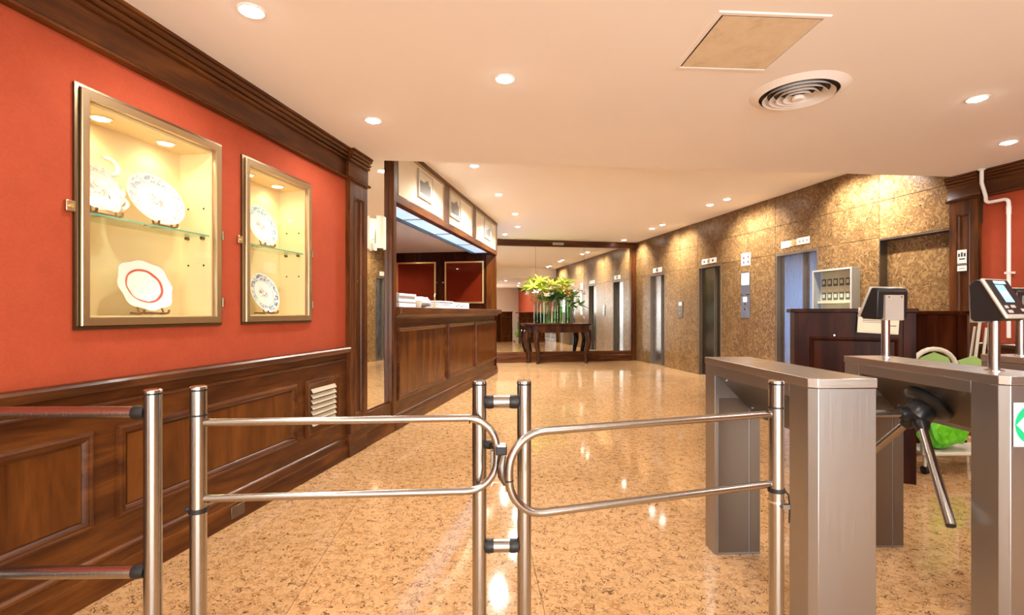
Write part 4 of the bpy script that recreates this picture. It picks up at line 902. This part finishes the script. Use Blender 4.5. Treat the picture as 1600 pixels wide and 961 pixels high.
def flower(vx, vy, tip, kind, mt, label, group, leaves=2, lmt='leaf_green', cname='flower'):
    t = thing(cname, label, 'flower', FB, (vx, vy, TZt + .03), 0, group)
    tip = Vector(tip); mid = Vector((tip.x * .25, tip.y * .25, tip.z * .62)); p0 = Vector((-tip.x * .06, -tip.y * .06, 0))
    cv = [p0 * (1 - s_) ** 2 + mid * 2 * s_ * (1 - s_) + tip * s_ * s_ for s_ in [k / 8 for k in range(9)]]
    sub('stem', MB().tube(cv, .0045, 7), 'stem_green', t)
    d = (cv[-1] - cv[-2]).normalized()
    b = solid(obj('bloom', pmesh(kind, mt), None, t)); b.matrix_local = Matrix.Translation(tip) @ basis(d + Vector((0, -.5, .1))) @ Matrix.Scale(1.3 if kind == 'spray' else 1.1, 4)
    c = sub('bloom_centre', MB().ball((0, 0, .012), .016, 10, 6, 1, 1, 1.6), 'petal_yellow' if mt != 'petal_yellow' else 'petal_orange', t); c.matrix_local = b.matrix_local.copy()
    for k in range(leaves):
        q = cv[5 + k % 3]; a = random.uniform(0, 6.28); ld = Vector((math.cos(a), math.sin(a) * .6, .25))
        l_ = solid(obj('leaf', pmesh('leaf', lmt), None, t)); l_.matrix_local = Matrix.Translation(q) @ ld.to_track_quat('Y', 'Z').to_matrix().to_4x4() @ Matrix.Scale(random.uniform(.6, 1.0), 4)
    return t
vs_ = [(-2.53, -.34), (-2.24, -.28), (-1.93, -.32)]
spec = {0: [((-.26, -.02, .84), 'spray', 'leaf_lime', 'leftmost drooping'), ((-.10, -.06, .98), 'spray', 'leaf_lime', 'tallest'), ((.05, .0, .92), 'spray', 'petal_yellow', 'upright'), ((.16, -.03, .88), 'spray', 'leaf_lime', 'rightmost'), ((-.20, -.08, .70), 'lily', 'petal_white', 'low'), ((.03, -.09, .62), 'lily', 'petal_cream', 'lower'), ((.12, -.08, .78), 'lily', 'petal_cream', 'upper'), ((-.05, -.05, .80), 'spray', 'leaf_lime', 'central')],
        1: [((-.06, -.05, .90), 'spray', 'petal_yellow', 'upright'), ((.06, -.04, .93), 'daisy', 'petal_white', 'tall'), ((.0, -.08, .82), 'lily', 'petal_white', 'central'), ((-.10, -.04, .68), 'daisy', 'petal_cream', 'low'), ((.10, -.05, .74), 'spray', 'leaf_lime', 'right-leaning'), ((.02, -.02, .60), 'spray', 'leaf_dark', 'topmost'), ((.10, -.04, .56), 'spray', 'leaf_dark', 'right-leaning'), ((-.07, -.03, .54), 'spray', 'leaf_dark', 'left-leaning')],
        2: [((-.14, -.03, .92), 'spray', 'leaf_lime', 'left-leaning'), ((.0, -.02, .94), 'spray', 'leaf_lime', 'tallest'), ((-.06, -.06, .80), 'spray', 'petal_yellow', 'central'), ((.14, -.05, .80), 'daisy', 'petal_white', 'nearer'), ((.26, -.03, .78), 'daisy', 'petal_white', 'far-reaching'), ((.36, -.02, .70), 'lily', 'petal_white', 'rightmost'), ((-.02, -.07, .66), 'lily', 'petal_orange', 'low'), ((.10, -.04, .62), 'spray', 'leaf_green', 'upper'), ((.28, -.03, .42), 'spray', 'leaf_green', 'low drooping')]}
vn = ['left', 'middle', 'right']; kn = {'spray': 'spiky leaf spray', 'lily': 'lily', 'daisy': 'round blossom'}; cn2 = {'leaf_lime': 'lime green', 'petal_yellow': 'yellow', 'petal_white': 'white', 'petal_cream': 'cream', 'petal_orange': 'orange', 'leaf_dark': 'dark green', 'leaf_green': 'mid green'}
for vi, lst in spec.items():
    for tip, kd, mt, wd_ in lst:
        flower(*vs_[vi], tip, kd, mt, '%s %s %s on a stem in the %s vase' % (wd_, cn2[mt], kn[kd], vn[vi]), 'stems in the %s vase' % vn[vi], 2, random.choice(['leaf_green', 'leaf_lime', 'leaf_dark']) if vi != 1 else 'leaf_dark', 'lily_stem' if kd == 'lily' else ('leaf_spray' if kd == 'spray' else 'flower_stem'))
tr_ = thing('trailing_stem', 'pale drooping stem trailing from the right vase over the table end', 'flower', FB, (-1.93, -.36, TZt + .40), 0)
sub('stem', MB().tube([(0, 0, 0), (.10, -.02, .14), (.24, -.03, .12), (.34, -.03, -.04), (.38, -.03, -.22), (.42, -.03, -.30)], [.006, .007, .008, .008, .006, .003], 8), 'petal_cream', tr_)
for p in ((.30, -.03, .02), (.36, -.03, -.12), (.40, -.03, -.25)): sub('bud', MB().ball(p, .016, 8, 6, .8, .8, 2), 'petal_white', tr_)
